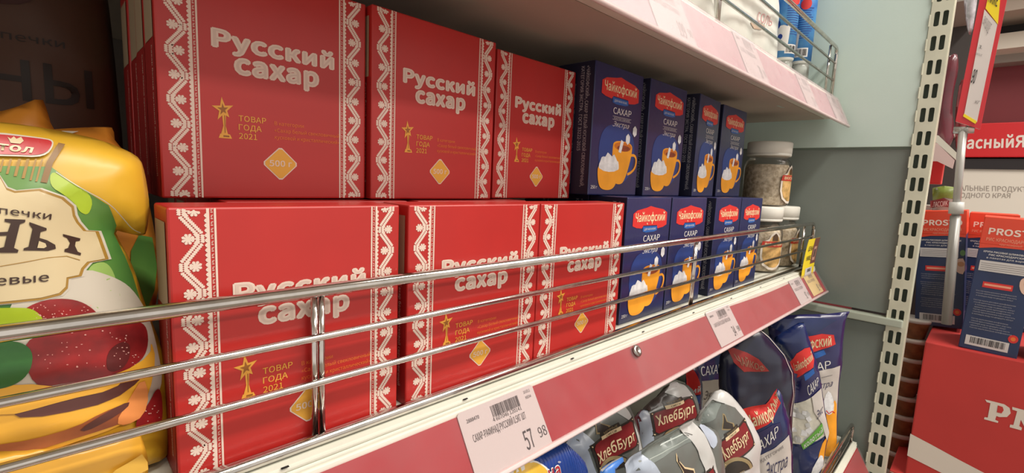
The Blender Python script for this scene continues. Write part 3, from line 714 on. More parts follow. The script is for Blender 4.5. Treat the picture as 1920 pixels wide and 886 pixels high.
# ------------------------------------------------------------------ soft bags
def seg_dist(P, poly_):
    D = np.full(len(P), 1e9); n = len(poly_)
    for i in range(n):
        a = np.array(poly_[i]); b = np.array(poly_[(i+1) % n]); ab = b-a; t = np.clip(((P-a)@ab)/(ab@ab+1e-18), 0, 1)
        D = np.minimum(D, np.hypot(*(P-(a+t[:, None]*ab)).T))
    return D
class Bag:
    """A soft sealed bag: a closed outline on a plane swells to thickness T; px outline points are 1920-frame pixels on the bag plane"""
    def __init__(s, name, label, cat, px, p, n, T, D, m, group=None, wr=.0015, wf=25, up=(0, 0, 1), seed=0, cell=.006, sm=1, zfloor=None):
        s.p = Vector(p); s.n = Vector(n).normalized()
        s.e1 = Vector(up).cross(s.n).normalized()
        if s.e1.dot(CR) < 0: s.e1 = -s.e1
        s.e2 = s.n.cross(s.e1) if s.n.cross(s.e1).z > 0 else -s.n.cross(s.e1)
        s.T, s.D, s.wr, s.wf, s.seed = T, D, wr, wf, seed
        pts = [s.uv(u, v, 0) for u, v in px]
        if sm: pts = smooth_pts(pts, sm)
        if zfloor is not None: pts = [(a, max(b, (zfloor-s.p.z)/s.e2.z)) for a, b in pts]
        s.out = pts
        M = Matrix((s.e1, s.e2, s.n)).transposed()
        cx = sum(q[0] for q in pts)/len(pts); zmin = min(q[1] for q in pts)
        s.o = s.p + s.e1*cx + s.e2*zmin; s.c = (cx, zmin)
        t = bpy.data.objects.new(name, None); C.objects.link(t); t.matrix_world = Matrix.Translation(s.o) @ M.to_4x4(); t.empty_display_size = .02
        tag(t, label, cat, group); s.t = t
        bm = bmesh.new(); vs_ = [bm.verts.new((q[0], q[1], 0)) for q in pts]; bm.faces.new(vs_)
        for ax in (0, 1):
            lo = min(q[ax] for q in pts); hi = max(q[ax] for q in pts); k = math.floor(lo/cell)+1
            while k*cell < hi:
                pp = [0, 0, 0]; pp[ax] = k*cell; nn = [0, 0, 0]; nn[ax] = 1
                bmesh.ops.bisect_plane(bm, geom=bm.verts[:]+bm.edges[:]+bm.faces[:], plane_co=pp, plane_no=nn, dist=1e-7); k += 1
        bm.verts.index_update()
        V = np.array([v.co[:] for v in bm.verts]); Fs = [[v.index for v in f.verts] for f in bm.faces]
        bnd = {v.index for v in bm.verts if v.is_boundary}; bm.free()
        tt = s.th(V[:, :2]); nb = {}
        verts = [(V[i][0]-s.c[0], V[i][1]-s.c[1], tt[i]) for i in range(len(V))]
        for i in range(len(V)):
            if i in bnd: nb[i] = i
            else: nb[i] = len(verts); verts.append((V[i][0]-s.c[0], V[i][1]-s.c[1], -tt[i]*.75-.0004))
        faces = Fs + [[nb[i] for i in reversed(f)] for f in Fs]
        me = bpy.data.meshes.new('bag_body'); me.from_pydata(verts, [], faces); me.update()
        s.body = link('bag_body', me, m, t, True)
    def th(s, P):
        P = np.asarray(P, float); d = seg_dist(P, s.out)
        x = 1-np.clip(d/s.D, 0, 1); base = s.T*np.sqrt(np.maximum(0, 1-x*x))
        w = np.array([noise.noise(Vector((a*s.wf+s.seed*7.3, b*s.wf*.7, s.seed)))*1.0 + .5*noise.noise(Vector((a*s.wf*2.7, b*s.wf*2.2, s.seed+5))) for a, b in P])
        return base + s.wr*2*w*np.clip(d/.012, 0, 1)
    def uv(s, u, v, h=None):
        q = atP(u, v, s.p + s.n*(s.T*.85 if h is None else h), s.n) - s.p
        return (q.dot(s.e1), q.dot(s.e2))
    def S(s, a, b, h):
        return (a-s.c[0], b-s.c[1], float(s.th([(a, b)])[0]) + h)
    hoff = 0
    def put(s, name, shapes_px, m, h=.0004, cell=.005, sm=0):
        """shapes given in frame pixels, laid on the bulged front"""
        out = []
        for v, f in shapes_px: out.append(([s.uv(*q) for q in v], f))
        return decal(name, out, m, s.t, s.S, h+s.hoff, cell)
    def text(s, name, st, quad, m, h=.0008, bold=0, shear=0, cell=.006):
        return decal(name, [textq(st, [s.uv(*q) for q in quad], bold, shear)], m, s.t, s.S, h+s.hoff, cell)

SALTB = mat('white salt bag film', (222, 222, 214), .3, coat=.4, noise_amt=.08, noise_scale=16)
for i_, (px_, y_, lab_) in enumerate(((([(1340, -90), (1440, -60), (1452, 0), (1450, 60), (1448, 158), (1400, 138), (1345, 110), (1330, 20)]), .268, 'white salt bag with a tan spot, next to the blue shakers overhead'),
                    (([(1180, -120), (1320, -110), (1334, -20), (1332, 100), (1290, 84), (1230, 50), (1180, 20)]), .268, 'white salt bag behind the overhead fence, left one'))):
    _p = atY(px_[4][0], px_[4][1], y_)
    sb = Bag('salt_bag', lab_, 'bag', px_, (_p.x, y_, .2), (0, -1, 0), .016, .05, SALTB, group='white salt bags overhead', zfloor=.1728, wr=.0015, seed=80+i_, cell=.01)
    if i_ == 0:
        sb.put('printed_spot', [poly(smooth_pts([(1402, 40), (1418, 42), (1432, 50), (1424, 58), (1408, 52)], 1))], mat('tan spot print', (190, 166, 144), .5), .0006, .01)
        sb.text('printed_words', 'СОЛЬ', [(1418, 22), (1444, 34), (1440, 50), (1416, 40)], mat('pale red lettering', (206, 150, 150), .5), .0008)
    else: sb.text('printed_words', 'СОЛЬ', [(1270, 2), (1318, 24), (1316, 34), (1268, 12)], INKG, .0008)
FOILY = mat('yellow bag film', (214, 168, 44), .4, coat=.2, noise_amt=.12, noise_scale=18)
FOILG = mat('green bag print', (62, 122, 58), .3, coat=.3, col2=(112, 150, 66), noise_scale=14)
CREAMP = mat('cream label print', (208, 190, 150), .35, coat=.3, noise_amt=.06, noise_scale=20)
BRONZE = mat('bronze outline print', (160, 122, 48), .35, coat=.3)
DKB = mat('dark brown lettering', (56, 34, 24), .4, coat=.3)
BERRY = mat('raspberry print', (158, 34, 36), .35, coat=.3, col2=(110, 26, 28), noise_scale=60)
PALE = mat('pale berry glint print', (220, 170, 160), .4)
LIME = mat('lime leaf print', (166, 190, 40), .35, coat=.3, noise_amt=.15, noise_scale=40)
LEAF = mat('dark leaf print', (32, 84, 34), .35, coat=.3, col2=(52, 110, 46), noise_scale=50)
PANC = mat('golden pancake print', (226, 168, 52), .35, coat=.3, noise_amt=.12, noise_scale=26)
PANB = mat('browned pancake print', (150, 78, 44), .35, coat=.3, col2=(190, 110, 56), noise_scale=30)
PANK = mat('dark burnt pancake print', (92, 50, 44), .4, coat=.3)
PANO = mat('orange pancake print', (224, 142, 78), .35, coat=.3, noise_amt=.1, noise_scale=26)
WHP = mat('milk white print', (200, 192, 176), .35, coat=.3)

def bag_at(name, label, cat, outline, p, n, T, D, m, **k):
    """outline in metres on the bag plane"""
    class B2(Bag):
        def uv(s, u, v, h=None): return (u, v)
    return B2(name, label, cat, outline, p, n, T, D, m, **k)
BRB = mat('brown kraft bag film', (74, 46, 32), .5, noise_amt=.15, noise_scale=12)  # baking mix film darkened to brown, shade of the recess painted in
rb = [(-.07, 0), (.07, 0), (.072, .05), (.07, .17), (.068, .215), (-.068, .215), (-.07, .17), (-.072, .05)]
def shaded_bag(label, x, y, z, ry=0):
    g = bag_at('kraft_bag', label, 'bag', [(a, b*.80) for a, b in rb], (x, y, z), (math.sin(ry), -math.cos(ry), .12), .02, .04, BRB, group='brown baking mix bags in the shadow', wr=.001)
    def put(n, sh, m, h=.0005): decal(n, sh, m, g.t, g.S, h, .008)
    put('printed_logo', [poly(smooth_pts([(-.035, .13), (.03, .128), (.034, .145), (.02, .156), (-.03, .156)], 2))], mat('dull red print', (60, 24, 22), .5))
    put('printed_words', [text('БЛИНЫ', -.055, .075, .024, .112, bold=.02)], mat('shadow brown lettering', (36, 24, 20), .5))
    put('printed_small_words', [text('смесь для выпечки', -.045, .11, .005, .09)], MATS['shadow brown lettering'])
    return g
shaded_bag('brown baking mix bag in the shadow, directly behind the yellow bag', -.03, .42, -.142+.098)
shaded_bag('brown baking mix bag in the shadow, farther left behind the yellow bag', -.19, .42, -.142+.098)
# crate that lifts them: a low stack of lying bags
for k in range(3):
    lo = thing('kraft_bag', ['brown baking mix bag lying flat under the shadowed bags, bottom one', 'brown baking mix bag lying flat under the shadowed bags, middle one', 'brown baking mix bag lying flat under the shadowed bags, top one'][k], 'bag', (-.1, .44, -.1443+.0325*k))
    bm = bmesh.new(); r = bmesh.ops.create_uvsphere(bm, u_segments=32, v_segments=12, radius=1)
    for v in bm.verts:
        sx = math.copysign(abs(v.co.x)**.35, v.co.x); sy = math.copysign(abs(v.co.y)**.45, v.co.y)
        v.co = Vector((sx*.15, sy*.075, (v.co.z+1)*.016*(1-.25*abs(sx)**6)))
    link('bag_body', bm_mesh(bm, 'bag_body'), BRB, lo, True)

# two yellow bags behind: only crimped tops and a green flank show
g2 = Bag('baking_mix_bag', 'yellow baking mix bag behind the front one, orange crimped corner sticking up at the left', 'bag', [(-40, 215), (20, 205), (78, 181), (88, 205), (97, 238), (140, 300), (160, 420), (120, 640), (-60, 640)], (0, .325, -.05), (0, -1, .1), .012, .03, mat('orange shade film', (196, 126, 40), .4, noise_amt=.1, noise_scale=30), wr=.0008)
g3 = Bag('baking_mix_bag', 'yellow and green baking mix bag behind the front one, crimped top edge showing', 'bag', [(60, 246), (110, 241), (200, 237), (213, 240), (216, 270), (262, 300), (284, 400), (297, 480), (297, 560), (270, 640), (80, 640)], (0, .305, -.05), (.05, -1, .1), .012, .03, mat('orange crimp film', (206, 132, 44), .4, noise_amt=.12, noise_scale=40, bump=.2, bump_scale=90), wr=.0012)
g3.put('printed_green', [poly([(262, 440), (290, 445), (300, 500), (294, 545), (270, 600), (240, 600), (245, 470)])], FOILG)
g3.put('printed_white_edge', [poly([(80, 247), (120, 242), (150, 243), (130, 250), (95, 250)])], WHP)

# the big front bag
FB = Bag('baking_mix_bag', 'big yellow baking mix bag with pancakes and raspberries, at the left edge of the shelf', 'bag',
    [(-330, 250), (-100, 222), (0, 228), (60, 236), (120, 246), (190, 262), (240, 282), (264, 298), (272, 325), (279, 368), (280, 390), (277, 425), (271, 443), (238, 437), (214, 430), (226, 455), (243, 485), (257, 520), (269, 560), (284, 600), (300, 640), (312, 700), (318, 760), (316, 840), (300, 905), (100, 960), (-330, 1060)],
    (0, .272, -.06), (.03, -1, .04), .022, .045, FOILY, zfloor=-.1432, wr=.0015, wf=22, seed=3, cell=.004)
FB.hoff = .0006
FB.put('printed_green', [poly([(96, 312), (140, 345), (205, 385), (225, 425), (222, 442), (243, 485), (257, 520), (269, 560), (276, 585), (240, 600), (-20, 600), (-20, 310)])], FOILG, .0003)
FB.put('printed_lime', [poly(smooth_pts([(96, 316), (140, 343), (176, 370), (168, 404), (150, 398), (143, 384), (122, 366), (92, 348)], 2))], LIME, .0005)
FB.put('printed_pale_green', [poly(smooth_pts([(165, 500), (195, 490), (214, 505), (226, 545), (236, 590), (190, 590), (160, 545)], 2))], mat('pale green print', (150, 184, 96), .35, coat=.3, noise_amt=.1, noise_scale=40), .0005)
FB.put('printed_cream_swirl', [poly(smooth_pts([(0, 545), (150, 500), (215, 520), (255, 545), (290, 600), (304, 660), (318, 740), (250, 800), (0, 820)], 2))], WHP, .0006)
FB.put('printed_fold_line', [stroke(smooth_pts([(105, 322), (150, 352), (205, 380), (235, 410), (255, 432), (273, 440)], 2, False), 1.6)], WHP, .0008)
lab = [(-60, 330), (0, 328), (12, 350), (28, 356), (75, 352), (120, 368), (140, 385), (143, 402), (150, 415), (165, 432), (190, 434), (196, 448), (210, 488), (172, 493), (160, 505), (155, 518), (130, 522), (128, 540), (115, 552), (80, 560), (0, 568), (-60, 572)]
FB.put('printed_label_edge', [poly([(x+3*(x > 0), y) for x, y in lab])], WHP, .0008)
def inset(L, k, c=(20, 455)): return [(c[0]+(x-c[0])*k, c[1]+(y-c[1])*k) for x, y in L]
FB.put('printed_label_bronze', [poly(inset(lab, .985))], BRONZE, .0010)
FB.put('printed_label_cream', [poly(inset(lab, .945))], CREAMP, .0012)
FB.put('printed_label_line', [stroke([(-10, 498), (50, 488), (90, 481), (125, 479), (150, 487)], 1.2)], BRONZE, .0014)
FB.text('printed_word_small_top', 'печки', [(-2, 385), (97, 397), (95, 411), (-2, 399)], DKB, .0015, bold=.01)
Q = lambda L: [(x/2.743, 300+y/2.743) for x, y in L]
FB.put('printed_letter', [poly(Q([(25, 298), (130, 303), (128, 316), (102, 325), (72, 445), (95, 456), (90, 470), (-30, 468), (-30, 452), (22, 440), (36, 382), (-20, 384), (-20, 366), (41, 363), (56, 320), (25, 312)]))], DKB, .0015)
FB.put('printed_letter', [poly(Q([(150, 315), (238, 347), (238, 358), (207, 366), (202, 396), (240, 408), (282, 432), (286, 452), (245, 462), (120, 458), (122, 447), (146, 440), (166, 350), (150, 328)]))], DKB, .0015)
FB.put('printed_letter_counter', [poly(Q([(199, 411), (232, 424), (238, 440), (224, 448), (190, 446)]))], CREAMP, .0018)
FB.put('printed_letter', [poly(Q([(322, 378), (415, 403), (412, 415), (390, 418), (386, 440), (400, 470), (418, 478), (415, 490), (330, 468), (332, 455), (350, 450), (360, 425), (345, 400), (325, 390)]))], DKB, .0015)
FB.text('printed_word_small', 'евые', [(-8, 514), (91, 508), (91, 524), (-8, 532)], DKB, .0015, bold=.012)
lg = smooth_pts([(-60, 243), (0, 245), (40, 250), (92, 257), (103, 262), (100, 275), (90, 288), (70, 294), (30, 292), (-60, 290)], 1)
FB.put('printed_logo_edge', [poly(lg)], WHP, .0008)
FB.put('printed_logo', [poly([(x-3, 268+(y-268)*.86) for x, y in lg])], mat('logo crimson', (178, 34, 38), .35, coat=.3), .0010)
FB.text('printed_logo_text', 'тол', [(-4, 262), (66, 272), (60, 286), (-6, 280)], CREAMP, .0013, bold=.03)
FB.put('printed_crown', [poly([(14, 254), (20, 258), (26, 253), (31, 258), (40, 254), (45, 262), (38, 268), (20, 266)])], CREAMP, .0013)
FB.put('printed_bars', [poly([(x, y0), (x+w, y0), (x+w-6-k*1.2, y1), (x-6-k*1.2, y1)]) for k, (x, w, y0, y1) in enumerate(((4, 4, 297, 322), (18, 5, 297, 326), (34, 6, 297, 330), (50, 6, 297, 334), (66, 4, 297, 338), (78, 4, 297, 340)))], BRONZE, .0006)
FB.put('printed_ribbon_tail', [poly([(112, 265), (125, 268), (100, 305), (88, 343), (76, 341), (88, 303)])], mat('ribbon brown', (132, 96, 44), .4), .0007)
rr = random.Random(8)
def berry(name, pts, dots, h=.0009):
    FB.put(name, [poly(smooth_pts(pts, 2))], BERRY, h)
    FB.put(name+'_glints', [ell(x, y, .6+1.6*rr.random(), .5+.9*rr.random(), 7) for x, y in dots], PALE, h+.0003)
berry('printed_raspberry', [(20, 595), (40, 578), (70, 562), (110, 556), (150, 562), (180, 582), (186, 598), (120, 602)], [(60+110*rr.random(), 566+28*rr.random()) for _ in range(34)])
berry('printed_raspberry', [(40, 640), (80, 620), (160, 606), (250, 604), (282, 615), (286, 650), (272, 680), (230, 700), (120, 716), (60, 722)], [(70+200*rr.random(), 618+70*rr.random()) for _ in range(50)])
berry('printed_raspberry', [(300, 733), (311, 745), (312, 800), (296, 812), (262, 816), (252, 792), (280, 765)], [(275+30*rr.random(), 765+38*rr.random()) for _ in range(10)], .0014)
FB.put('printed_berry_shade', [poly(smooth_pts([(200, 660), (230, 640), (250, 650), (240, 690), (200, 700)], 2))], mat('berry shade print', (92, 30, 30), .4), .0011)
FB.put('printed_lime_leaf', [poly(smooth_pts([(-20, 574), (30, 572), (62, 574), (84, 596), (70, 615), (30, 622), (-20, 625)], 2))], LIME, .0012)
FB.put('printed_dark_leaf', [poly(smooth_pts([(-20, 640), (30, 632), (62, 650), (58, 690), (30, 716), (-20, 728)], 2))], LEAF, .0013)
FB.put('printed_plate', [poly(smooth_pts([(-20, 728), (40, 712), (120, 722), (230, 700), (288, 672), (290, 645), (300, 680), (284, 745), (262, 778), (230, 795), (120, 830), (60, 850), (-20, 880)], 1))], PANC, .0011)
FB.put('printed_dark_fold', [poly(smooth_pts([(16, 775), (60, 752), (150, 742), (215, 715), (262, 705), (270, 716), (210, 750), (100, 772)], 1))], PANK, .0014)
FB.put('printed_upper_fold', [poly(smooth_pts([(-20, 755), (60, 735), (160, 722), (240, 706), (215, 728), (120, 745), (0, 775)], 1))], PANC, .0016)
FB.put('printed_brown_fold', [poly(smooth_pts([(-20, 828), (60, 815), (140, 795), (190, 770), (240, 755), (265, 762), (250, 785), (160, 810), (60, 838), (-20, 850)], 1))], PANB, .0015)
FB.put('printed_orange_fold', [poly(smooth_pts([(240, 755), (272, 710), (284, 745), (272, 782), (235, 796), (215, 790)], 1))], PANO, .0017)
FB.put('printed_shade_fold', [poly(smooth_pts([(145, 800), (200, 768), (245, 752), (240, 765), (200, 785), (160, 803)], 1))], PANK, .0018)
FB.put('printed_lower_fold', [poly(smooth_pts([(-20, 866), (60, 850), (150, 832), (170, 826), (140, 845), (40, 872), (-20, 886)], 1))], PANB, .0016)
# small bag leaning at the bottom left
g4 = Bag('baking_mix_bag', 'yellow baking mix bag low at the left corner with its crimped edge folded over', 'bag', [(-100, 850), (60, 842), (180, 835), (240, 800), (262, 810), (272, 836), (279, 868), (276, 905), (120, 960), (-100, 990)], (0, .2455, -.13), (0, -1, .06), .0035, .02, PANC, wr=.0006, zfloor=-.1432)
g4.put('crimped_fold', [poly([(200, 892), (215, 876), (266, 850), (277, 866), (278, 880), (240, 892)])], mat('crimped fold film', (216, 170, 70), .35, bump=.4, bump_scale=60), .002)

# ================================================================== LOWEST SHELF: FLOUR MIX BAGS AND SUGAR POUCHES
class LowBag(Bag):
    """outline pixels at v >= 955 are dropped to the deck of the lowest shelf"""
    def __init__(s, name, label, cat, px, p, n, T, D, m, **k):
        s._low = [q[1] >= 955 for q in px]; s._k = 0; s._mk = True
        s.px = px
        super().__init__(name, label, cat, px, p, n, T, D, m, **k)
    def uv(s, u, v, h=None):
        a, b = super().uv(u, v, h)
        if h is None: b = max(b, (-.4565 - s.p.z)/s.e2.z)
        if h == 0: b = max(b, (-.4575 - s.p.z)/s.e2.z) if v < 955 else (-.4575 - s.p.z)/s.e2.z
        return a, b
GREYF = mat('grey silver film', (104, 108, 104), .32, coat=.3, noise_amt=.1, noise_scale=20)
GREYC = mat('grey crimped film', (122, 130, 126), .28, coat=.4, noise_amt=.12, noise_scale=60, bump=.5, bump_scale=50)
WHF = mat('white film', (196, 196, 194), .35, coat=.3, noise_amt=.05, noise_scale=30, bump=.2, bump_scale=40)
WHB = mat('bluish white film', (172, 182, 198), .35, coat=.3, noise_amt=.05, noise_scale=30)
MAR = mat('maroon label print', (124, 34, 38), .4)
DKF = mat('dark frame print', (52, 46, 42), .4)
CRT = mat('cream gold lettering', (222, 200, 160), .4)
OLIV = mat('olive gold arch', (150, 132, 96), .4)
def lerp4(q, s_, t_):
    TL, TR, BR, BL = [np.array(p, float) for p in q]
    return tuple((TL*(1-s_)+TR*s_)*(1-t_) + (BL*(1-s_)+BR*s_)*t_)
def flour_label(B, q, tq, badge=None, arch=None, spire=None, name='ХлебБург'):
    L = lambda s_, t_: lerp4(q, s_, t_)
    B.put('printed_frame', [poly([L(-.06, -.1), L(1.05, -.1), L(1.05, 1.1), L(-.06, 1.1)])], DKF, .0006)
    B.put('printed_label', [poly([L(.06, -.02), L(.94, -.02), L(1, .1), L(1, .9), L(.94, 1.02), L(.06, 1.02), L(0, .9), L(0, .1)])], MAR, .0009)
    B.text('printed_name', name, tq, CRT, .0013, bold=.02)
    for s_ in (-.02, 1.01):
        for t_ in (-.02, 1.02): B.put('printed_rivet', [ell(*L(s_, t_), 1.3, 1.3, 8)], CRT, .0012)
    if badge:
        g = lambda s_, t_: lerp4(badge, s_, t_)
        B.put('printed_badge', [poly([g(0, 0), g(1, 0), g(1, 1), g(0, 1)])], CRT, .0011)
        B.text('printed_badge_text', 'СМЕСИ', [g(.25, .25), g(.75, .25), g(.75, .8), g(.25, .8)], DKF, .0014)
        B.put('printed_badge_top', [poly([g(0, -1.1), g(.95, -1.1), g(1, 0), g(0, 0)])], DKF, .0010)
        B.text('printed_badge_top_text', 'МУЧНЫЕ', [g(.15, -.85), g(.85, -.85), g(.85, -.25), g(.15, -.25)], OLIV, .0014)
    if arch:
        cx, cy, rx, ry, rot = arch; out = []
        for k in range(13):
            a = math.pi*k/12; x, y = rx*math.cos(a), -ry*math.sin(a); out.append((cx+x*math.cos(rot)-y*math.sin(rot), cy+x*math.sin(rot)+y*math.cos(rot)))
        B.put('printed_dark_ground', [poly(out)], DKF, .0007)
        B.put('printed_arch', [stroke([(cx+(x-cx)*.82, cy+(y-cy)*.82) for x, y in out], rx*.22)], OLIV, .0010)
    if spire:
        x, y, k = spire
        B.put('printed_spire_glow', [poly([(x+a*k*1.15, y+b*k*1.15) for a, b in ((-2, -13), (1, -12), (3, -2), (12, 0), (14, 9), (-5, 11), (-3, -2))])], OLIV, .0006)
        B.put('printed_spire', [poly([(x+a*k, y+b*k) for a, b in ((-1, -13), (0, -12), (2, -2), (11, 1), (12, 9), (-4, 10), (-2, -2))])], DKF, .0008)
G1 = 'grey and white flour mix bags on the lowest shelf'
p1 = atY(1150, 820, .236)
H1 = LowBag('flour_mix_bag', 'grey and white flour mix bag peeking out below the red rail, leftmost', 'bag', [(1054, 840), (1075, 812), (1120, 768), (1166, 738), (1178, 758), (1192, 800), (1205, 850), (1215, 886), (1230, 960), (1090, 980), (1080, 900)], p1, (-.1, -1, .1), .014, .035, GREYF, group=G1, wr=.0018)
H1.put('white_gusset', [poly([(1050, 838), (1078, 806), (1100, 808), (1114, 828), (1101, 842), (1118, 885), (1120, 960), (1080, 960), (1075, 890)])], WHB)
H1.put('white_gusset', [poly([(1152, 768), (1172, 752), (1186, 785), (1203, 830), (1212, 890), (1196, 900), (1196, 830), (1182, 790)])], WHF)
flour_label(H1, [(1110, 836), (1183, 786), (1190, 828), (1124, 874)], [(1114, 848), (1184, 803), (1186, 820), (1121, 868)], [(1127, 818), (1162, 797), (1163, 804), (1128, 824)], (1152, 880, 32, 28, -.45), (1128, 798, 1.3))
p2 = atY(1265, 785, .250)
H2 = LowBag('flour_mix_bag', 'flour mix bag with upright maroon label, second from the left', 'bag', [(1186, 784), (1206, 765), (1235, 742), (1253, 718), (1275, 716), (1292, 722), (1303, 742), (1312, 790), (1316, 850), (1316, 960), (1200, 975), (1192, 850)], p2, (-.15, -1, .2), .014, .035, GREYF, group=G1, wr=.0018, seed=4)
H2.put('maroon_gusset', [poly([(1186, 784), (1206, 766), (1211, 800), (1208, 845), (1196, 860)])], mat('maroon film', (92, 22, 34), .4))
H2.put('white_gusset', [poly([(1206, 771), (1214, 769), (1223, 772), (1225, 835), (1226, 860), (1208, 850)])], WHB, .0006)
H2.put('white_crumple', [poly([(1252, 718), (1275, 716), (1292, 723), (1299, 741), (1272, 745), (1257, 738)])], WHF, .0006)
H2.put('dark_shoulder', [poly([(1208, 766), (1236, 742), (1252, 720), (1257, 740), (1272, 748), (1240, 764), (1226, 772)])], mat('smoky film', (66, 58, 54), .35), .0006)
flour_label(H2, [(1229, 777), (1294, 745), (1304, 779), (1227, 812)], [(1231, 780), (1297, 753), (1298, 772), (1232, 797)], [(1248, 761), (1278, 748), (1279, 754), (1249, 767)], (1268, 822, 34, 24, -.38))
p4 = atY(1370, 800, .172)
H4 = LowBag('flour_mix_bag', 'flour mix bag with crimped white top pointing up, right of its group', 'bag', [(1306, 782), (1330, 750), (1346, 728), (1362, 733), (1376, 745), (1403, 779), (1425, 827), (1418, 858), (1424, 900), (1436, 970), (1350, 980), (1326, 870), (1312, 820)], p4, (-.35, -1, .08), .014, .035, WHF, group=G1, wr=.002, seed=9)
H4.put('grey_crimp', [poly([(1306, 782), (1332, 750), (1360, 757), (1344, 784), (1326, 800), (1312, 800)])], GREYC)
H4.put('grey_panel', [poly([(1360, 757), (1384, 766), (1400, 786), (1360, 812), (1340, 835), (1348, 812), (1326, 800), (1344, 784)])], GREYF, .0005)
H4.put('crimp_seam', [stroke([(1332, 749), (1344, 752), (1352, 757), (1363, 758)], 1.2)], DKF, .0009)
flour_label(H4, [(1343, 834), (1399, 790), (1409, 829), (1359, 868)], [(1345, 840), (1399, 803), (1401, 817), (1357, 860)], [(1357, 819), (1383, 799), (1384, 805), (1358, 825)], (1380, 882, 30, 32, -.35), (1360, 792, 1.1))
H4.text('printed_lower_words', 'ХЛЕБ', [(1376, 882), (1388, 876), (1390, 886), (1378, 892)], OLIV, .0014)
p3 = atY(1270, 850, .168)
H3 = LowBag('flour_mix_bag', 'flour mix bag slumped forward, grey crimped seam facing up, lowest in front', 'bag', [(1166, 868), (1200, 843), (1240, 820), (1274, 798), (1306, 784), (1318, 797), (1340, 803), (1348, 815), (1344, 832), (1357, 878), (1368, 960), (1200, 985), (1186, 900)], p3, (-.2, -1, .10), .012, .03, GREYF, group=G1, wr=.0022, seed=14)
H3.put('white_cap', [poly([(1168, 868), (1201, 845), (1215, 856), (1228, 868), (1240, 892), (1240, 930), (1190, 930)])], WHB)
H3.put('grey_crimp', [poly([(1201, 845), (1240, 820), (1275, 800), (1288, 812), (1300, 827), (1262, 846), (1228, 868), (1215, 856)])], GREYC, .0005)
H3.put('crimp_ridge', [stroke([(1208, 850), (1280, 806)], 1.6), stroke([(1215, 857), (1290, 815)], 1.4), stroke([(1222, 863), (1295, 822)], 1.4)], mat('pale ridge film', (160, 168, 162), .3), .0008)
H3.put('white_gusset', [poly([(1275, 799), (1306, 785), (1324, 815), (1338, 860), (1346, 900), (1322, 900), (1318, 875), (1308, 845), (1298, 826)])], WHF, .0007)
H3.put('crimp_seam', [stroke([(1284, 808), (1290, 818), (1296, 818), (1288, 812), (1302, 816)], 1.0)], DKF, .0010)
H3.put('blue_white_fold', [poly(smooth_pts([(1318, 797), (1340, 803), (1348, 815), (1344, 832), (1334, 842), (1324, 815)], 1))], WHB, .0009)
H3.put('printed_spire_glow', [poly([(1268, 848), (1271, 862), (1281, 873), (1300, 877), (1304, 900), (1262, 900), (1276, 882), (1266, 862)])], CRT, .0006)
H3.put('printed_spire', [poly([(1269, 852), (1271, 864), (1280, 876), (1298, 880), (1301, 900), (1266, 900), (1278, 882), (1268, 864)])], DKF, .0009)
H3.put('printed_frame', [poly([(1306, 890), (1336, 870), (1342, 900), (1310, 905)])], DKF, .0008)
H3.put('printed_label', [poly([(1312, 892), (1334, 876), (1339, 900), (1314, 905)])], MAR, .0011)
# blue pack at the left and a torn blue tip
def ribbed():
    m = mat('blue ribbed film', (26, 62, 140), .35, coat=.3, noise_amt=.1, noise_scale=15)
    nt = m.node_tree; b = nt.nodes['Principled BSDF']; w = nt.nodes.new('ShaderNodeTexWave'); w.inputs['Scale'].default_value = 95
    tc = nt.nodes.new('ShaderNodeTexCoord'); w.bands_direction = 'X'; bu = nt.nodes.new('ShaderNodeBump'); bu.inputs['Distance'].default_value = .002; bu.inputs['Strength'].default_value = .6
    nt.links.new(tc.outputs['Object'], w.inputs['Vector']); nt.links.new(w.outputs['Fac'], bu.inputs['Height']); nt.links.new(bu.outputs[0], b.inputs['Normal']); return m
BP = LowBag('blue_pack', 'blue ribbed pack with yellow and red print below the large price tag', 'bag', [(900, 905), (960, 868), (1010, 845), (1058, 826), (1072, 840), (1090, 856), (1097, 870), (1099, 900), (1104, 960), (900, 990)], atY(1040, 870, .212), (0, -1, .05), .012, .03, ribbed(), wr=.0006)
BP.put('printed_yellow_edge', [poly(smooth_pts([(968, 884), (986, 870), (1004, 871), (1012, 867), (1026, 874), (1034, 884), (1034, 905), (968, 905)], 1))], WHITE, .0006)
BP.put('printed_yellow_shape', [poly(smooth_pts([(971, 885), (988, 873), (1004, 873), (1012, 870), (1024, 876), (1030, 886), (1030, 905), (971, 905)], 1))], mat('warm yellow print', (222, 178, 60), .4, noise_amt=.15, noise_scale=60), .0008)
BP.text('printed_word_edge', 'на', [(1028, 876), (1050, 864), (1050, 890), (1028, 897)], WHITE, .0009, bold=.06)
BP.text('printed_word', 'на', [(1029, 877), (1049, 866), (1049, 889), (1029, 896)], mat('crimson word', (166, 34, 44), .4), .0012, bold=.02)
BP.text('printed_mark', '®', [(1048.5, 866), (1053.5, 865), (1053.5, 870), (1048.5, 871)], WHITE, .0009)
BT = LowBag('blue_pack', 'small blue pack corner with a white torn edge between the flour mix bags', 'bag', [(1122, 892), (1128, 878), (1148, 864), (1169, 854), (1166, 864), (1152, 882), (1152, 905), (1160, 960), (1124, 965)], atY(1145, 872, .172), (-.1, -1, .05), .006, .015, mat('sky blue film', (60, 120, 200), .3, coat=.4, noise_amt=.2, noise_scale=40), wr=.001)
BT.put('white_edge', [poly([(1126, 880), (1148, 864), (1168, 855), (1162, 861), (1146, 870), (1130, 884)])], WHF, .0006)

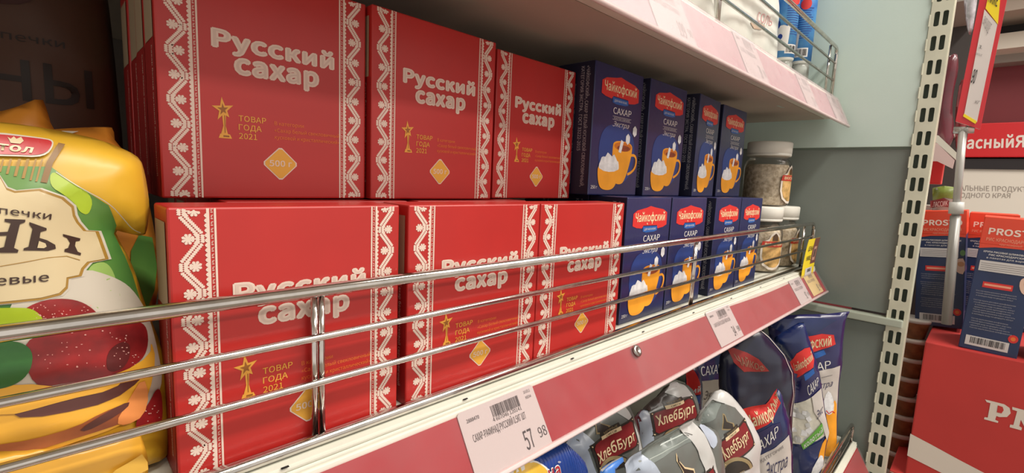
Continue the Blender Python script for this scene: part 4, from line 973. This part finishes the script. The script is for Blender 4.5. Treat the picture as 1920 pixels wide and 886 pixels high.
NF = mat('navy pouch film', (15, 34, 86), .25, coat=.5, noise_amt=.2, noise_scale=14)
NFD = mat('deep navy pouch film', (16, 20, 48), .25, coat=.5)  # navy film darkened as painted shade under the rail
VIO = mat('violet navy pouch film', (32, 30, 84), .28, coat=.5, noise_amt=.15, noise_scale=14)
CUB = mat('sugar lump window', (214, 210, 196), .5, noise_amt=.12, noise_scale=70, bump=.5, bump_scale=70)
SILV = mat('pale silver film', (196, 188, 182), .35, coat=.4, noise_amt=.08, noise_scale=30)
GRN = mat('green banner print', (96, 164, 62), .4)
G2 = 'navy sugar pouches on the lowest shelf'
R1 = LowBag('sugar_pouch', 'navy sugar pouch farthest right with flared sealed top, against the partition', 'pouch', [(1440, 612), (1458, 592), (1500, 589), (1550, 588), (1593, 583), (1586, 600), (1581, 641), (1579, 684), (1573, 720), (1571, 770), (1569, 830), (1568, 886), (1564, 960), (1462, 960), (1450, 700)],
    atX(1575, 650, .95), (-.80, -.58, 0), .010, .035, VIO, group=G2, wr=.0015, seed=21, sm=0)
R1.put('film_top_panel', [poly([(1445, 612), (1460, 600), (1500, 597), (1540, 596), (1570, 600), (1500, 640)])], NF, .0003)
R1.put('silver_panel', [poly([(1500, 700), (1540, 692), (1577, 686), (1572, 760), (1569, 830), (1568, 890), (1500, 890)])], SILV, .0004)
R1.put('orange_panel', [poly(smooth_pts([(1546, 775), (1556, 765), (1570, 745), (1571, 800), (1569, 890), (1565, 960), (1535, 960), (1548, 860)], 1))], MUG, .0006)
R1.put('printed_sugar_splash', [poly(smooth_pts([(1540, 760), (1550, 730), (1560, 738), (1566, 765), (1556, 778), (1546, 772)], 1))], SUGARP, .0008)
R1.put('printed_red_splash', [stroke([(1548, 768), (1553, 774), (1560, 770), (1566, 774)], 2)], LOGO, .0009)
R1.put('printed_logo', [poly([(1508, 630), (1540, 625), (1563, 627), (1567, 645), (1540, 654), (1520, 660)])], LOGO, .0006)
R1.text('printed_logo_text', 'ОФСКИЙ', [(1508, 638), (1558, 632), (1558, 646), (1510, 655)], CRT, .0009, bold=.03)
R1.put('printed_ribbon', [poly([(1522, 662), (1544, 655), (1548, 663), (1526, 672)])], BLUE, .0007)
R1.text('printed_name', 'САХАР', [(1490, 686), (1556, 674), (1556, 688), (1492, 701)], WHITE, .0009)
R1.put('printed_rule', [stroke([(1538, 706), (1560, 702)], .9)], INKG, .0009)
R1.text('printed_script', 'Экстра', [(1518, 718), (1562, 712), (1562, 723), (1520, 730)], mat('navy script ink', (50, 50, 86), .5), .0009, shear=.5)
R4 = LowBag('sugar_pouch', 'dark navy sugar pouch bulging in the shade under the red rail, dull red logo', 'pouch', [(1346, 672), (1362, 650), (1400, 612), (1425, 614), (1447, 634), (1476, 668), (1490, 700), (1489, 740), (1484, 780), (1484, 960), (1360, 960), (1350, 760)],
    atX(1440, 700, .715), (-.6, -.8, 0), .014, .04, NFD, group=G2, wr=.002, seed=31)
R4.put('sealed_rim', [stroke([(1428, 618), (1448, 635), (1475, 668), (1488, 700), (1488, 740), (1483, 780)], 1.4)], SILV, .0006)
R4.put('printed_logo', [poly([(1371, 659), (1380, 654), (1400, 660), (1418, 670), (1440, 694), (1418, 696), (1394, 696), (1376, 679)])], mat('deep red print', (150, 40, 38), .4), .0006)
R4.text('printed_logo_text', 'ЧАЙКОФ', [(1378, 664), (1430, 684), (1430, 695), (1384, 682)], mat('dull cream print', (150, 110, 90), .5), .0009, bold=.02)
R2 = LowBag('sugar_pouch', 'navy sugar pouch with green banner and sugar lump window', 'pouch', [(1446, 636), (1470, 620), (1505, 600), (1512, 615), (1519, 640), (1537, 695), (1543, 741), (1548, 775), (1556, 812), (1548, 835), (1542, 880), (1540, 960), (1478, 960), (1484, 886), (1484, 770), (1491, 727), (1487, 688), (1466, 655)],
    atX(1505, 750, .835), (-.75, -.62, 0), .010, .025, NF, group=G2, wr=.0012, seed=41, sm=1)
R2.put('violet_panel', [poly([(1490, 690), (1525, 690), (1538, 700), (1541, 728), (1520, 745), (1487, 760), (1491, 727)])], VIO, .0003)
R2.put('sugar_window', [poly([(1486, 762), (1510, 750), (1541, 730), (1546, 775), (1554, 812), (1530, 825), (1505, 832), (1486, 834)])], CUB, .0004)
lumps = []
rr = random.Random(5)
for i in range(14):
    x, y = 1490+rr.random()*28, 765+rr.random()*62; s_ = 5+3*rr.random(); a = rr.random()
    lumps.append(poly([(x+s_*math.cos(a+k*math.pi/2), y+s_*math.sin(a+k*math.pi/2)) for k in range(4)]))
for i, l in enumerate(lumps): R2.put('printed_sugar_lump', [l], (SUGARP, WHF)[i % 2], .0006+.00008*i)
R2.put('silver_panel', [poly([(1520, 742), (1541, 728), (1547, 775), (1556, 812), (1550, 825), (1538, 790), (1524, 770)])], SILV, .0018)
R2.put('navy_foot', [poly([(1485, 836), (1506, 840), (1543, 822), (1540, 845), (1526, 862), (1519, 890), (1518, 950), (1485, 950)])], NF, .0006)
R2.put('orange_panel', [poly([(1541, 830), (1552, 815), (1548, 850), (1543, 900), (1522, 950), (1524, 900)])], MUG, .0007)
R2.put('printed_sugar_heap', [poly(smooth_pts([(1520, 880), (1530, 862), (1542, 850), (1548, 870), (1540, 890), (1520, 900)], 1))], SUGARP, .0009)
R2.put('printed_logo', [poly([(1484, 681), (1493, 662), (1508, 652), (1519, 651), (1528, 673), (1525, 688), (1510, 697), (1495, 711)])], LOGO, .0006)
R2.text('printed_logo_text', 'Чайкофский', [(1487, 684), (1523, 659), (1525, 673), (1491, 699)], CRT, .0009, bold=.02)
R2.put('printed_ribbon', [poly([(1507, 702), (1525, 690), (1528, 699), (1509, 713)])], BLUE, .0007)
R2.text('printed_name', 'САХАР', [(1512, 723), (1535, 706), (1537, 720), (1515, 741)], WHITE, .0009)
R2.put('green_banner', [poly([(1501, 832), (1539, 790), (1543, 805), (1541, 812), (1505, 841)])], GRN, .0022)
R2.text('printed_banner_text', 'колотый', [(1505, 829), (1540, 797), (1541, 807), (1507, 838)], WHITE, .0025, bold=.01)
R2.text('printed_script', 'Экс', [(1527, 770), (1543, 758), (1544, 770), (1529, 784)], mat('navy script ink', (50, 50, 86), .5), .0022, shear=.5)
R3 = LowBag('sugar_pouch', 'navy sugar pouch with a creased red logo folded over, in front of the dark one', 'pouch', [(1392, 768), (1412, 762), (1436, 758), (1446, 745), (1457, 726), (1464, 735), (1470, 755), (1480, 787), (1484, 820), (1486, 886), (1488, 960), (1405, 960), (1412, 860), (1403, 800)],
    atX(1440, 810, .62), (-.6, -.8, 0), .010, .025, NF, group=G2, wr=.0018, seed=51)
R3.put('silver_panel', [poly([(1415, 862), (1440, 846), (1480, 815), (1486, 850), (1487, 950), (1410, 950)])], SILV, .0004)
R3.put('violet_panel', [poly([(1412, 820), (1445, 795), (1462, 790), (1466, 815), (1440, 838), (1418, 855)])], VIO, .0003)
R3.put('printed_logo', [poly([(1394, 767), (1412, 763), (1438, 759), (1446, 745), (1456, 727), (1464, 755), (1448, 785), (1418, 808), (1405, 795)])], LOGO, .0006)
R3.text('printed_logo_text', 'Чайкоф', [(1402, 782), (1448, 762), (1450, 782), (1408, 804)], CRT, .0010, bold=.03)
R3.text('printed_logo_text', 'ский', [(1447, 760), (1458, 732), (1462, 748), (1452, 775)], CRT, .0010, bold=.03)
R3.text('printed_name', 'САХАР', [(1414, 836), (1456, 794), (1458, 813), (1418, 856)], WHITE, .0010)
R3.text('printed_small_word', 'КАТЕГОРИЯ', [(1426, 862), (1466, 833), (1467, 838), (1428, 868)], INKG, .0008)
R3.text('printed_script', 'Экстра', [(1432, 868), (1476, 848), (1477, 872), (1434, 896)], mat('navy script ink', (50, 50, 86), .5), .0009, shear=.5)
R5 = LowBag('sugar_pouch', 'navy sugar pouch half hidden at the back, pale lower half under its lettering', 'pouch', [(1290, 700), (1300, 672), (1330, 655), (1352, 655), (1360, 700), (1362, 780), (1362, 960), (1290, 960)],
    atY(1325, 710, .33), (-.2, -1, .1), .012, .03, NF, group=G2, wr=.0012, seed=61)
R5.put('silver_panel', [poly([(1290, 716), (1348, 710), (1349, 800), (1290, 800)])], mat('dull silver film', (150, 142, 132), .4), .0004)
R5.text('printed_name', 'САХАР', [(1313, 687), (1352, 681), (1352, 698), (1313, 704)], WHITE, .0008)
R5.text('printed_script', 'Экстра', [(1317, 732), (1354, 728), (1354, 744), (1317, 748)], DKF, .0008, shear=.5)
R5.put('printed_leaf', [poly(smooth_pts([(1318, 758), (1330, 750), (1338, 756), (1328, 764)], 1))], FOILG, .0008)
R6 = LowBag('sugar_pouch', 'navy sugar pouch showing a strip of red logo, behind the second flour bag', 'pouch', [(1284, 700), (1292, 686), (1306, 682), (1316, 702), (1316, 760), (1314, 800), (1312, 960), (1284, 960)],
    atY(1300, 730, .285), (-.3, -1, .1), .008, .02, NF, group=G2, wr=.001, seed=71)
R6.put('printed_logo', [poly([(1286, 700), (1293, 690), (1300, 688), (1313, 722), (1314, 738), (1290, 742)])], LOGO, .0006)
R6.text('printed_logo_text', 'кий', [(1288, 730), (1313, 722), (1313, 733), (1289, 740)], WHITE, .0009, bold=.03)
R6.put('printed_ribbon', [poly([(1291, 744), (1313, 740), (1312, 756), (1296, 756)])], BLUE, .0006)

# ================================================================== BEYOND THE POST: CARTONS, RICE BOXES, PRICE HOLDER
XC = 1.13
def cart(label, x, y0, y1, z0, z1, dx=.36):
    t = thing('shipping_carton', label, 'carton', (x, y0, z0))
    box('carton_body', (0, y1-y0, 0), (dx, 0, z1-z0), mat('red printed carton', (192, 54, 50), .6, noise_amt=.04, noise_scale=10), t, bevel=.002)
    return t
tl = atX(1735, 640, XC)
c1 = cart('large red shipping carton with white serif letters and a white swoosh, under the rice boxes', XC, tl.y, tl.y-.42, -.52, tl.z)
Lc = rel(c1, SX(XC))
def q_x(x, pts): return [(-atX(u, v, x).y, max(atX(u, v, x).z, -.517)) for u, v in pts]
decal('printed_swoosh', [poly(q_x(XC, [(1707, 812), (1745, 832), (1800, 862), (1850, 888), (1910, 912), (1910, 935), (1840, 918), (1780, 893), (1701, 853)]))], mat('carton white print', (222, 212, 200), .5), c1, Lc, .0006)
# slab serif letters built from strokes
def slabs(pts): return poly(q_x(XC, pts))
P_out = [(1847, 748), (1883, 757), (1893, 764), (1895, 774), (1888, 781), (1874, 781), (1868, 779), (1866, 786), (1872, 789), (1871, 792), (1845, 785), (1846, 781), (1852, 782), (1857, 755), (1850, 753)]
decal('printed_letter', [slabs(P_out)], MATS['carton white print'], c1, Lc, .0006)
decal('printed_letter_counter', [slabs([(1871, 759), (1880, 762), (1882, 768), (1878, 774), (1869, 772)])], MATS['red printed carton'], c1, Lc, .0010)
decal('printed_letter', [slabs([(1898, 762), (1935, 772), (1935, 812), (1925, 808), (1914, 786), (1911, 798), (1916, 801), (1915, 806), (1893, 800), (1894, 795), (1900, 796), (1907, 770), (1898, 767)])], MATS['carton white print'], c1, Lc, .0006)
decal('printed_letter', [textq('OSTO', q_x(XC, [(1945, 776), (2060, 808), (2050, 850), (1938, 812)]), bold=.05)], MATS['carton white print'], c1, Lc, .0006)
c2 = cart('red shipping carton below the lettered one, its corner flap lifting', XC-.006, tl.y+.022, tl.y-.42, -.80, -.5212)
wire('flap_edge', [(-.002, -.001, .2765), (-.004, -.012, .2755), (-.002, -.03, .2762)], .0012, mat('torn board edge', (190, 150, 130), .7), c2)
pl = thing('display_plinth', 'grey plinth under the red cartons', 'plinth', (XC+.15, tl.y-.2, FLOOR)); box('plinth_body', (-.155, -.22, 0), (.22, .22, -.8006-FLOOR), mat('plinth grey', (90, 88, 86), .6), pl, bevel=.004)
RIO = mat('orange red carton board', (220, 66, 36), .42, coat=.2); RIN = mat('deep blue carton board', (26, 44, 84), .42, coat=.2, noise_amt=.15, noise_scale=20)
def rice_box(label, loc, rx=0, w=.072, h=.232, d=.11, rz=0, art=True):
    t = thing('rice_box', label, 'box', loc, 0, 'orange and navy rice boxes'); t.rotation_euler = (rx, 0, rz)
    box('carton', (0, -w, 0), (d, 0, h), RIN, t, bevel=.0012)
    # orange top: caps the upper 23 percent, on all sides
    box('orange_cap', (-.0004, -w-.0004, h*.80), (d+.0004, .0004, h+.0004), RIO, t, bevel=.0012)
    S = lambda a, b, hh: (-.0006-hh, -a*w/72, b*h/232)
    decal('orange_curve', [poly([(0.3, 186), (71.7, 186), (71.7, 180), (50, 183), (20, 182), (.3, 178)])], RIO, t, S, .0001)
    decal('printed_brand', [text('PROSTO', 8, 203, 11, 58, bold=.035)], mat('pale brand print', (236, 214, 200), .5), t, S, .0002)
    decal('printed_kind', [text('РИС КРАСНОДАРСКИЙ', 7, 192, 5.4, 58, bold=.01)], mat('peach print', (236, 160, 130), .5), t, S, .0002)
    decal('printed_kind_small', [text('круглозерный', 24, 186.5, 3, 26)], mat('peach print', (236, 160, 130), .5), t, S, .0002)
    decal('printed_heading', [text('КРУПА РИСОВАЯ ШЛИФОВАННАЯ', 7, 172, 3, 58, bold=.02), text('РИС КРАСНОДАРСКИЙ', 14, 167, 3, 44, bold=.02), text('в пакетах для варки', 12, 162, 3, 48)], WHITE, t, S, .0002)
    decal('printed_table', [rect(5, 140, 62, 158)], PAPER, t, S, .0002)
    decal('printed_table_lines', [rect(7, 143+3.4*k, 60, 143.6+3.4*k) for k in range(4)], INKG, t, S, .0004)
    decal('printed_stamp', [rect(14, 112, 50, 122)], LOGO, t, S, .0002); decal('printed_stamp_core', [rect(16, 115.5, 48, 119)], mat('peach print', (236, 160, 130), .5), t, S, .0004)
    sh = []; rr = random.Random(3)
    for k in range(17):
        z = 104-4.1*k
        if k in (3, 11): continue
        sh.append(text(['Состав крупа рисовая шлифованная', 'способ приготовления пакет опустить', 'в кипящую воду на двадцать минут', 'хранить в сухом прохладном месте'][k % 4], 7+3*rr.random(), z, 2.0, 44+8*rr.random()))
    decal('printed_small_text', sh, mat('dim white print', (170, 168, 172), .5), t, S, .0002)
    decal('printed_barcode_field', [rect(7, 8, 60, 25)], PAPER, t, S, .0002); decal('printed_barcode', barcode(13, 12, 56, 23, 34, 9), INK, t, S, .0004)
    decal('printed_bowl', [poly(smooth_pts([(71.6, 108), (62, 110), (57, 120), (56, 132), (60, 138), (71.6, 140)], 1))], mat('peach bowl print', (226, 190, 170), .5), t, S, .0002)
    decal('printed_bowl_rice', [ell(66, 128, 5, 5, 12)], mat('tan print', (206, 150, 110), .5), t, S, .0004)
    decal('printed_herb', [ell(68, 150, 4, 6, 10)], FOILG, t, S, .0003)
    decal('printed_round_mark', [ell(63, 33, 6, 7, 14)], LOGO, t, S, .0002); decal('printed_round_mark_core', [ell(63, 33, 3, 3.6, 10)], ORANGE, t, S, .0004)
    return t
b1 = atX(1796, 651, XC+.012)
GR = 'orange and navy rice boxes'
RB = rice_box('rice box with full barcode in view, standing at the front of the red carton', (XC+.012, b1.y, tl.z+.0008), .03)
dup(RB, (XC+.016, b1.y-.087, tl.z+.0008), 0, 'rice box cut off by the right edge of the picture, beside the front one', GR)
r = dup(RB, (XC+.25, atX(1793, 560, XC+.25).y, tl.z+.0008), 0, 'rice box standing behind the front one, left part showing', GR)
dup(RB, (XC+.255, atX(1793, 560, XC+.25).y-.082, tl.z+.0008), 0, 'rice box at the back with only its orange top showing over the front one', GR)
r = dup(RB, (XC+.135, atX(1716, 600, XC+.135).y, tl.z+.0012), 0, 'rice box leaning by the slotted post, left of the grey pole', GR); r.rotation_euler = (-.09, 0, 0)

# grey pole with a red price holder on top
XPole = 1.11
ph = thing('price_holder', 'red framed price holder with white and yellow paper on a grey pole', 'price holder', tuple(atX(1775, 600, XPole)))
A = Vector((0, 0, 0)); Bp = atX(1806, 238, XPole)-ph.location; Bp.x = 0
wire('pole', [A-Bp*.02, Bp*.55], .0072, mat('grey pole', (140, 138, 134), .35, metal=.3), ph, 16)
wire('pole', [Bp*.55, Bp], .0055, mat('light grey pole', (176, 174, 170), .35, metal=.3), ph, 16)
wire('collar', [Bp*.56, Bp*.62], .0098, mat('pale collar', (186, 186, 182), .4), ph, 16)
wire('clip', [Bp*.985+Vector((0, .012, 0)), Bp*.985-Vector((0, .014, 0))], .006, CLR, ph, 10)
def hold(name, pts, x0, x1, m):
    bm = bmesh.new(); q = [(atX(u, v, XPole) - ph.location) for u, v in pts]
    a = [bm.verts.new((x0, p.y, p.z)) for p in q]; b = [bm.verts.new((x1, p.y, p.z)) for p in q]
    bm.faces.new(a); bm.faces.new(b)
    for k in range(len(a)): bm.faces.new((a[k], a[(k+1) % len(a)], b[(k+1) % len(a)], b[k]))
    return link(name, bm_mesh(bm, name), m, ph)
hold('frame', [(1839, -30), (1896, -30), (1888, 0), (1838, 243), (1792, 228), (1837, 0)], -.006, .004, mat('holder red', (202, 36, 48), .35, coat=.3))
hold('white_paper', [(1846, 20), (1870, 48), (1832, 230), (1808, 216)], -.0075, -.0062, mat('holder paper', (216, 208, 206), .5))
hold('yellow_paper', [(1859, -30), (1878, -30), (1871, 48), (1848, 18)], -.0080, -.0064, YEL)
hold('yellow_paper', [(1808, 214), (1832, 228), (1829, 233), (1806, 219)], -.0080, -.0064, YEL)
SH = rel(ph, SX(XPole))
decal('printed_words', [textq('НИЖЕ', q_x(XPole, [(1856, -14), (1873, -6), (1869, 16), (1853, 6)]), bold=.02), textq('90', q_x(XPole, [(1827, 131), (1834, 133), (1827, 159), (1820, 156)]), bold=.02)], INK, ph, SH, .0086)
decal('printed_small_words', [textq('ЗЕФИР В ШОКОЛАДЕ', q_x(XPole, [(1847, 32), (1860, 48), (1852, 66), (1842, 46)])), textq('1', q_x(XPole, [(1836, 86), (1843, 88), (1841, 94), (1835, 92)])), textq('ЦЕНА ЗА 1 КГ', q_x(XPole, [(1830, 100), (1842, 104), (1841, 108), (1829, 104)])), textq('КГ', q_x(XPole, [(1830, 189), (1838, 191), (1835, 197), (1828, 195)]))], INKG, ph, SH, .0086)

# packs hanging behind the post, seen between post and holder
MRF = mat('maroon foil', (88, 28, 40), .3, coat=.4, noise_amt=.25, noise_scale=30)
def xbag(name, label, px, x, T, D, m, **k): return Bag(name, label, 'bag', px, atX(px[0][0], px[0][1], x), (-1, 0, 0), T, D, m, **k)
xs = thing('display_rack', 'grey rack behind the slotted post that carries the maroon packs and tubs', 'rack', (1.56, .08, FLOOR))
box('rack_back', (.03, -.02, 0), (.04, .16, 2.2), mat('rack grey', (60, 54, 52), .6), xs)
for z in (.42, .155, -.02): box('rack_shelf', (-.17, .0, z-FLOOR-.012), (.03, .13, z-FLOOR), mat('rack shelf', (150, 140, 132), .5), xs)
m1 = xbag('snack_pack', 'maroon foil pack hanging just behind the slotted post', [(1789, 98), (1797, 104), (1797, 135), (1788, 170), (1785, 205), (1790, 240), (1786, 268), (1774, 281), (1755, 270), (1745, 200), (1760, 120)], 1.30, .012, .02, MRF)
m2 = xbag('snack_pack', 'glossy maroon pack with silver glints beside the red price holder', [(1800, 150), (1812, 148), (1816, 190), (1812, 240), (1806, 285), (1792, 288), (1790, 230), (1793, 190)], 1.36, .01, .015, mat('maroon foil light', (134, 52, 56), .2, metal=.4, noise_amt=.3, noise_scale=50))
m3 = xbag('snack_pack', 'silver and white pack at the top edge between post and price holder', [(1806, -30), (1836, -30), (1830, 20), (1822, 66), (1815, 64), (1808, 20)], 1.30, .006, .01, mat('silver foil', (190, 184, 190), .3, metal=.5, noise_amt=.3, noise_scale=60))
se = thing('shelf_edge', 'short end of a white shelf with pale price strip, behind the slotted post', 'shelf', (1.25, .03, .11))
def hx(name, pts, x0, x1, m, par):
    bm = bmesh.new(); q = [(atX(u, v, (x0+1.25)) - par.location) for u, v in pts]
    a = [bm.verts.new((x0, p.y, p.z)) for p in q]; b = [bm.verts.new((x1, p.y, p.z)) for p in q]
    bm.faces.new(a); bm.faces.new(b)
    for k in range(len(a)): bm.faces.new((a[k], a[(k+1) % len(a)], b[(k+1) % len(a)], b[k]))
    return link(name, bm_mesh(bm, name), m, par)
hx('price_strip', [(1745, 268), (1757, 268), (1790, 300), (1786, 316), (1757, 302), (1745, 302)], -.004, 0, mat('pale strip', (214, 190, 186), .5), se)
hx('white_lip', [(1745, 250), (1760, 254), (1796, 288), (1792, 299), (1757, 268), (1745, 262)], -.004, .1, ENAMEL, se)
gb = xbag('grain_bag', 'green topped clear bag of grain left of the grey pole', [(1748, 352), (1770, 348), (1797, 351), (1798, 380), (1796, 420), (1790, 450), (1748, 450)], 1.33, .012, .02, mat('clear greyish film', (150, 146, 138), .3, coat=.4, noise_amt=.15, noise_scale=30), wr=.0015)
gb.put('green_header', [poly([(1748, 352), (1770, 348), (1797, 351), (1797, 374), (1770, 370), (1748, 378)])], mat('olive green print', (112, 128, 48), .4, noise_amt=.2, noise_scale=40), .0005)
gb.put('maroon_ribbon', [poly([(1744, 376), (1770, 371), (1780, 376), (1780, 388), (1762, 385), (1744, 390)])], mat('maroon ribbon print', (120, 50, 52), .4), .0007)
gb.text('printed_word', 'КЛАССИК', [(1745, 379), (1777, 376), (1777, 385), (1745, 388)], WHITE, .001)
rp = thing('red_pack', 'small bright red pack tops on the rack behind the post', 'pack', (1.34, .0, .07)); rq = atX(1757, 345, 1.34)
box('pack_body', (0, rq.y-.006, rq.z-.07), (.03, rq.y+.02, rq.z-.07+.05), mat('signal red', (214, 40, 40), .4), rp, bevel=.002)
# stacked food tubs
TUBC = mat('amber tub content', (150, 96, 58), .5, noise_amt=.3, noise_scale=60); TUBL = mat('white tub lid', (206, 198, 188), .4)
def tub(label, loc):
    t = thing('food_tub', label, 'tub', loc, 0, 'stacked food tubs behind the post')
    lathe('tub_body', [(.020, 0), (.0255, .034), (.0262, .036)], TUBC, t, 28)
    lathe('tub_lid', [(.0280, .0335), (.0282, .0390), (.026, .041), (.02, .0405)], TUBL, t, 28)
    return t
t0 = atX(1716, 700, 1.27)
TB = tub('food tub with white lid, lowest of the stack behind the slotted post', (1.27, t0.y+.012, -.6197))
n = ('second', 'third', 'fourth', 'fifth', 'sixth', 'seventh', 'eighth', 'ninth')
for k in range(8): dup(TB, (1.27+.002*math.sin(k*3), t0.y+.012+.002*math.sin(k*2), -.6197+.0412*(k+1)), 0, 'food tub with white lid, %s from the bottom of the stack behind the slotted post' % n[k], 'stacked food tubs behind the post')
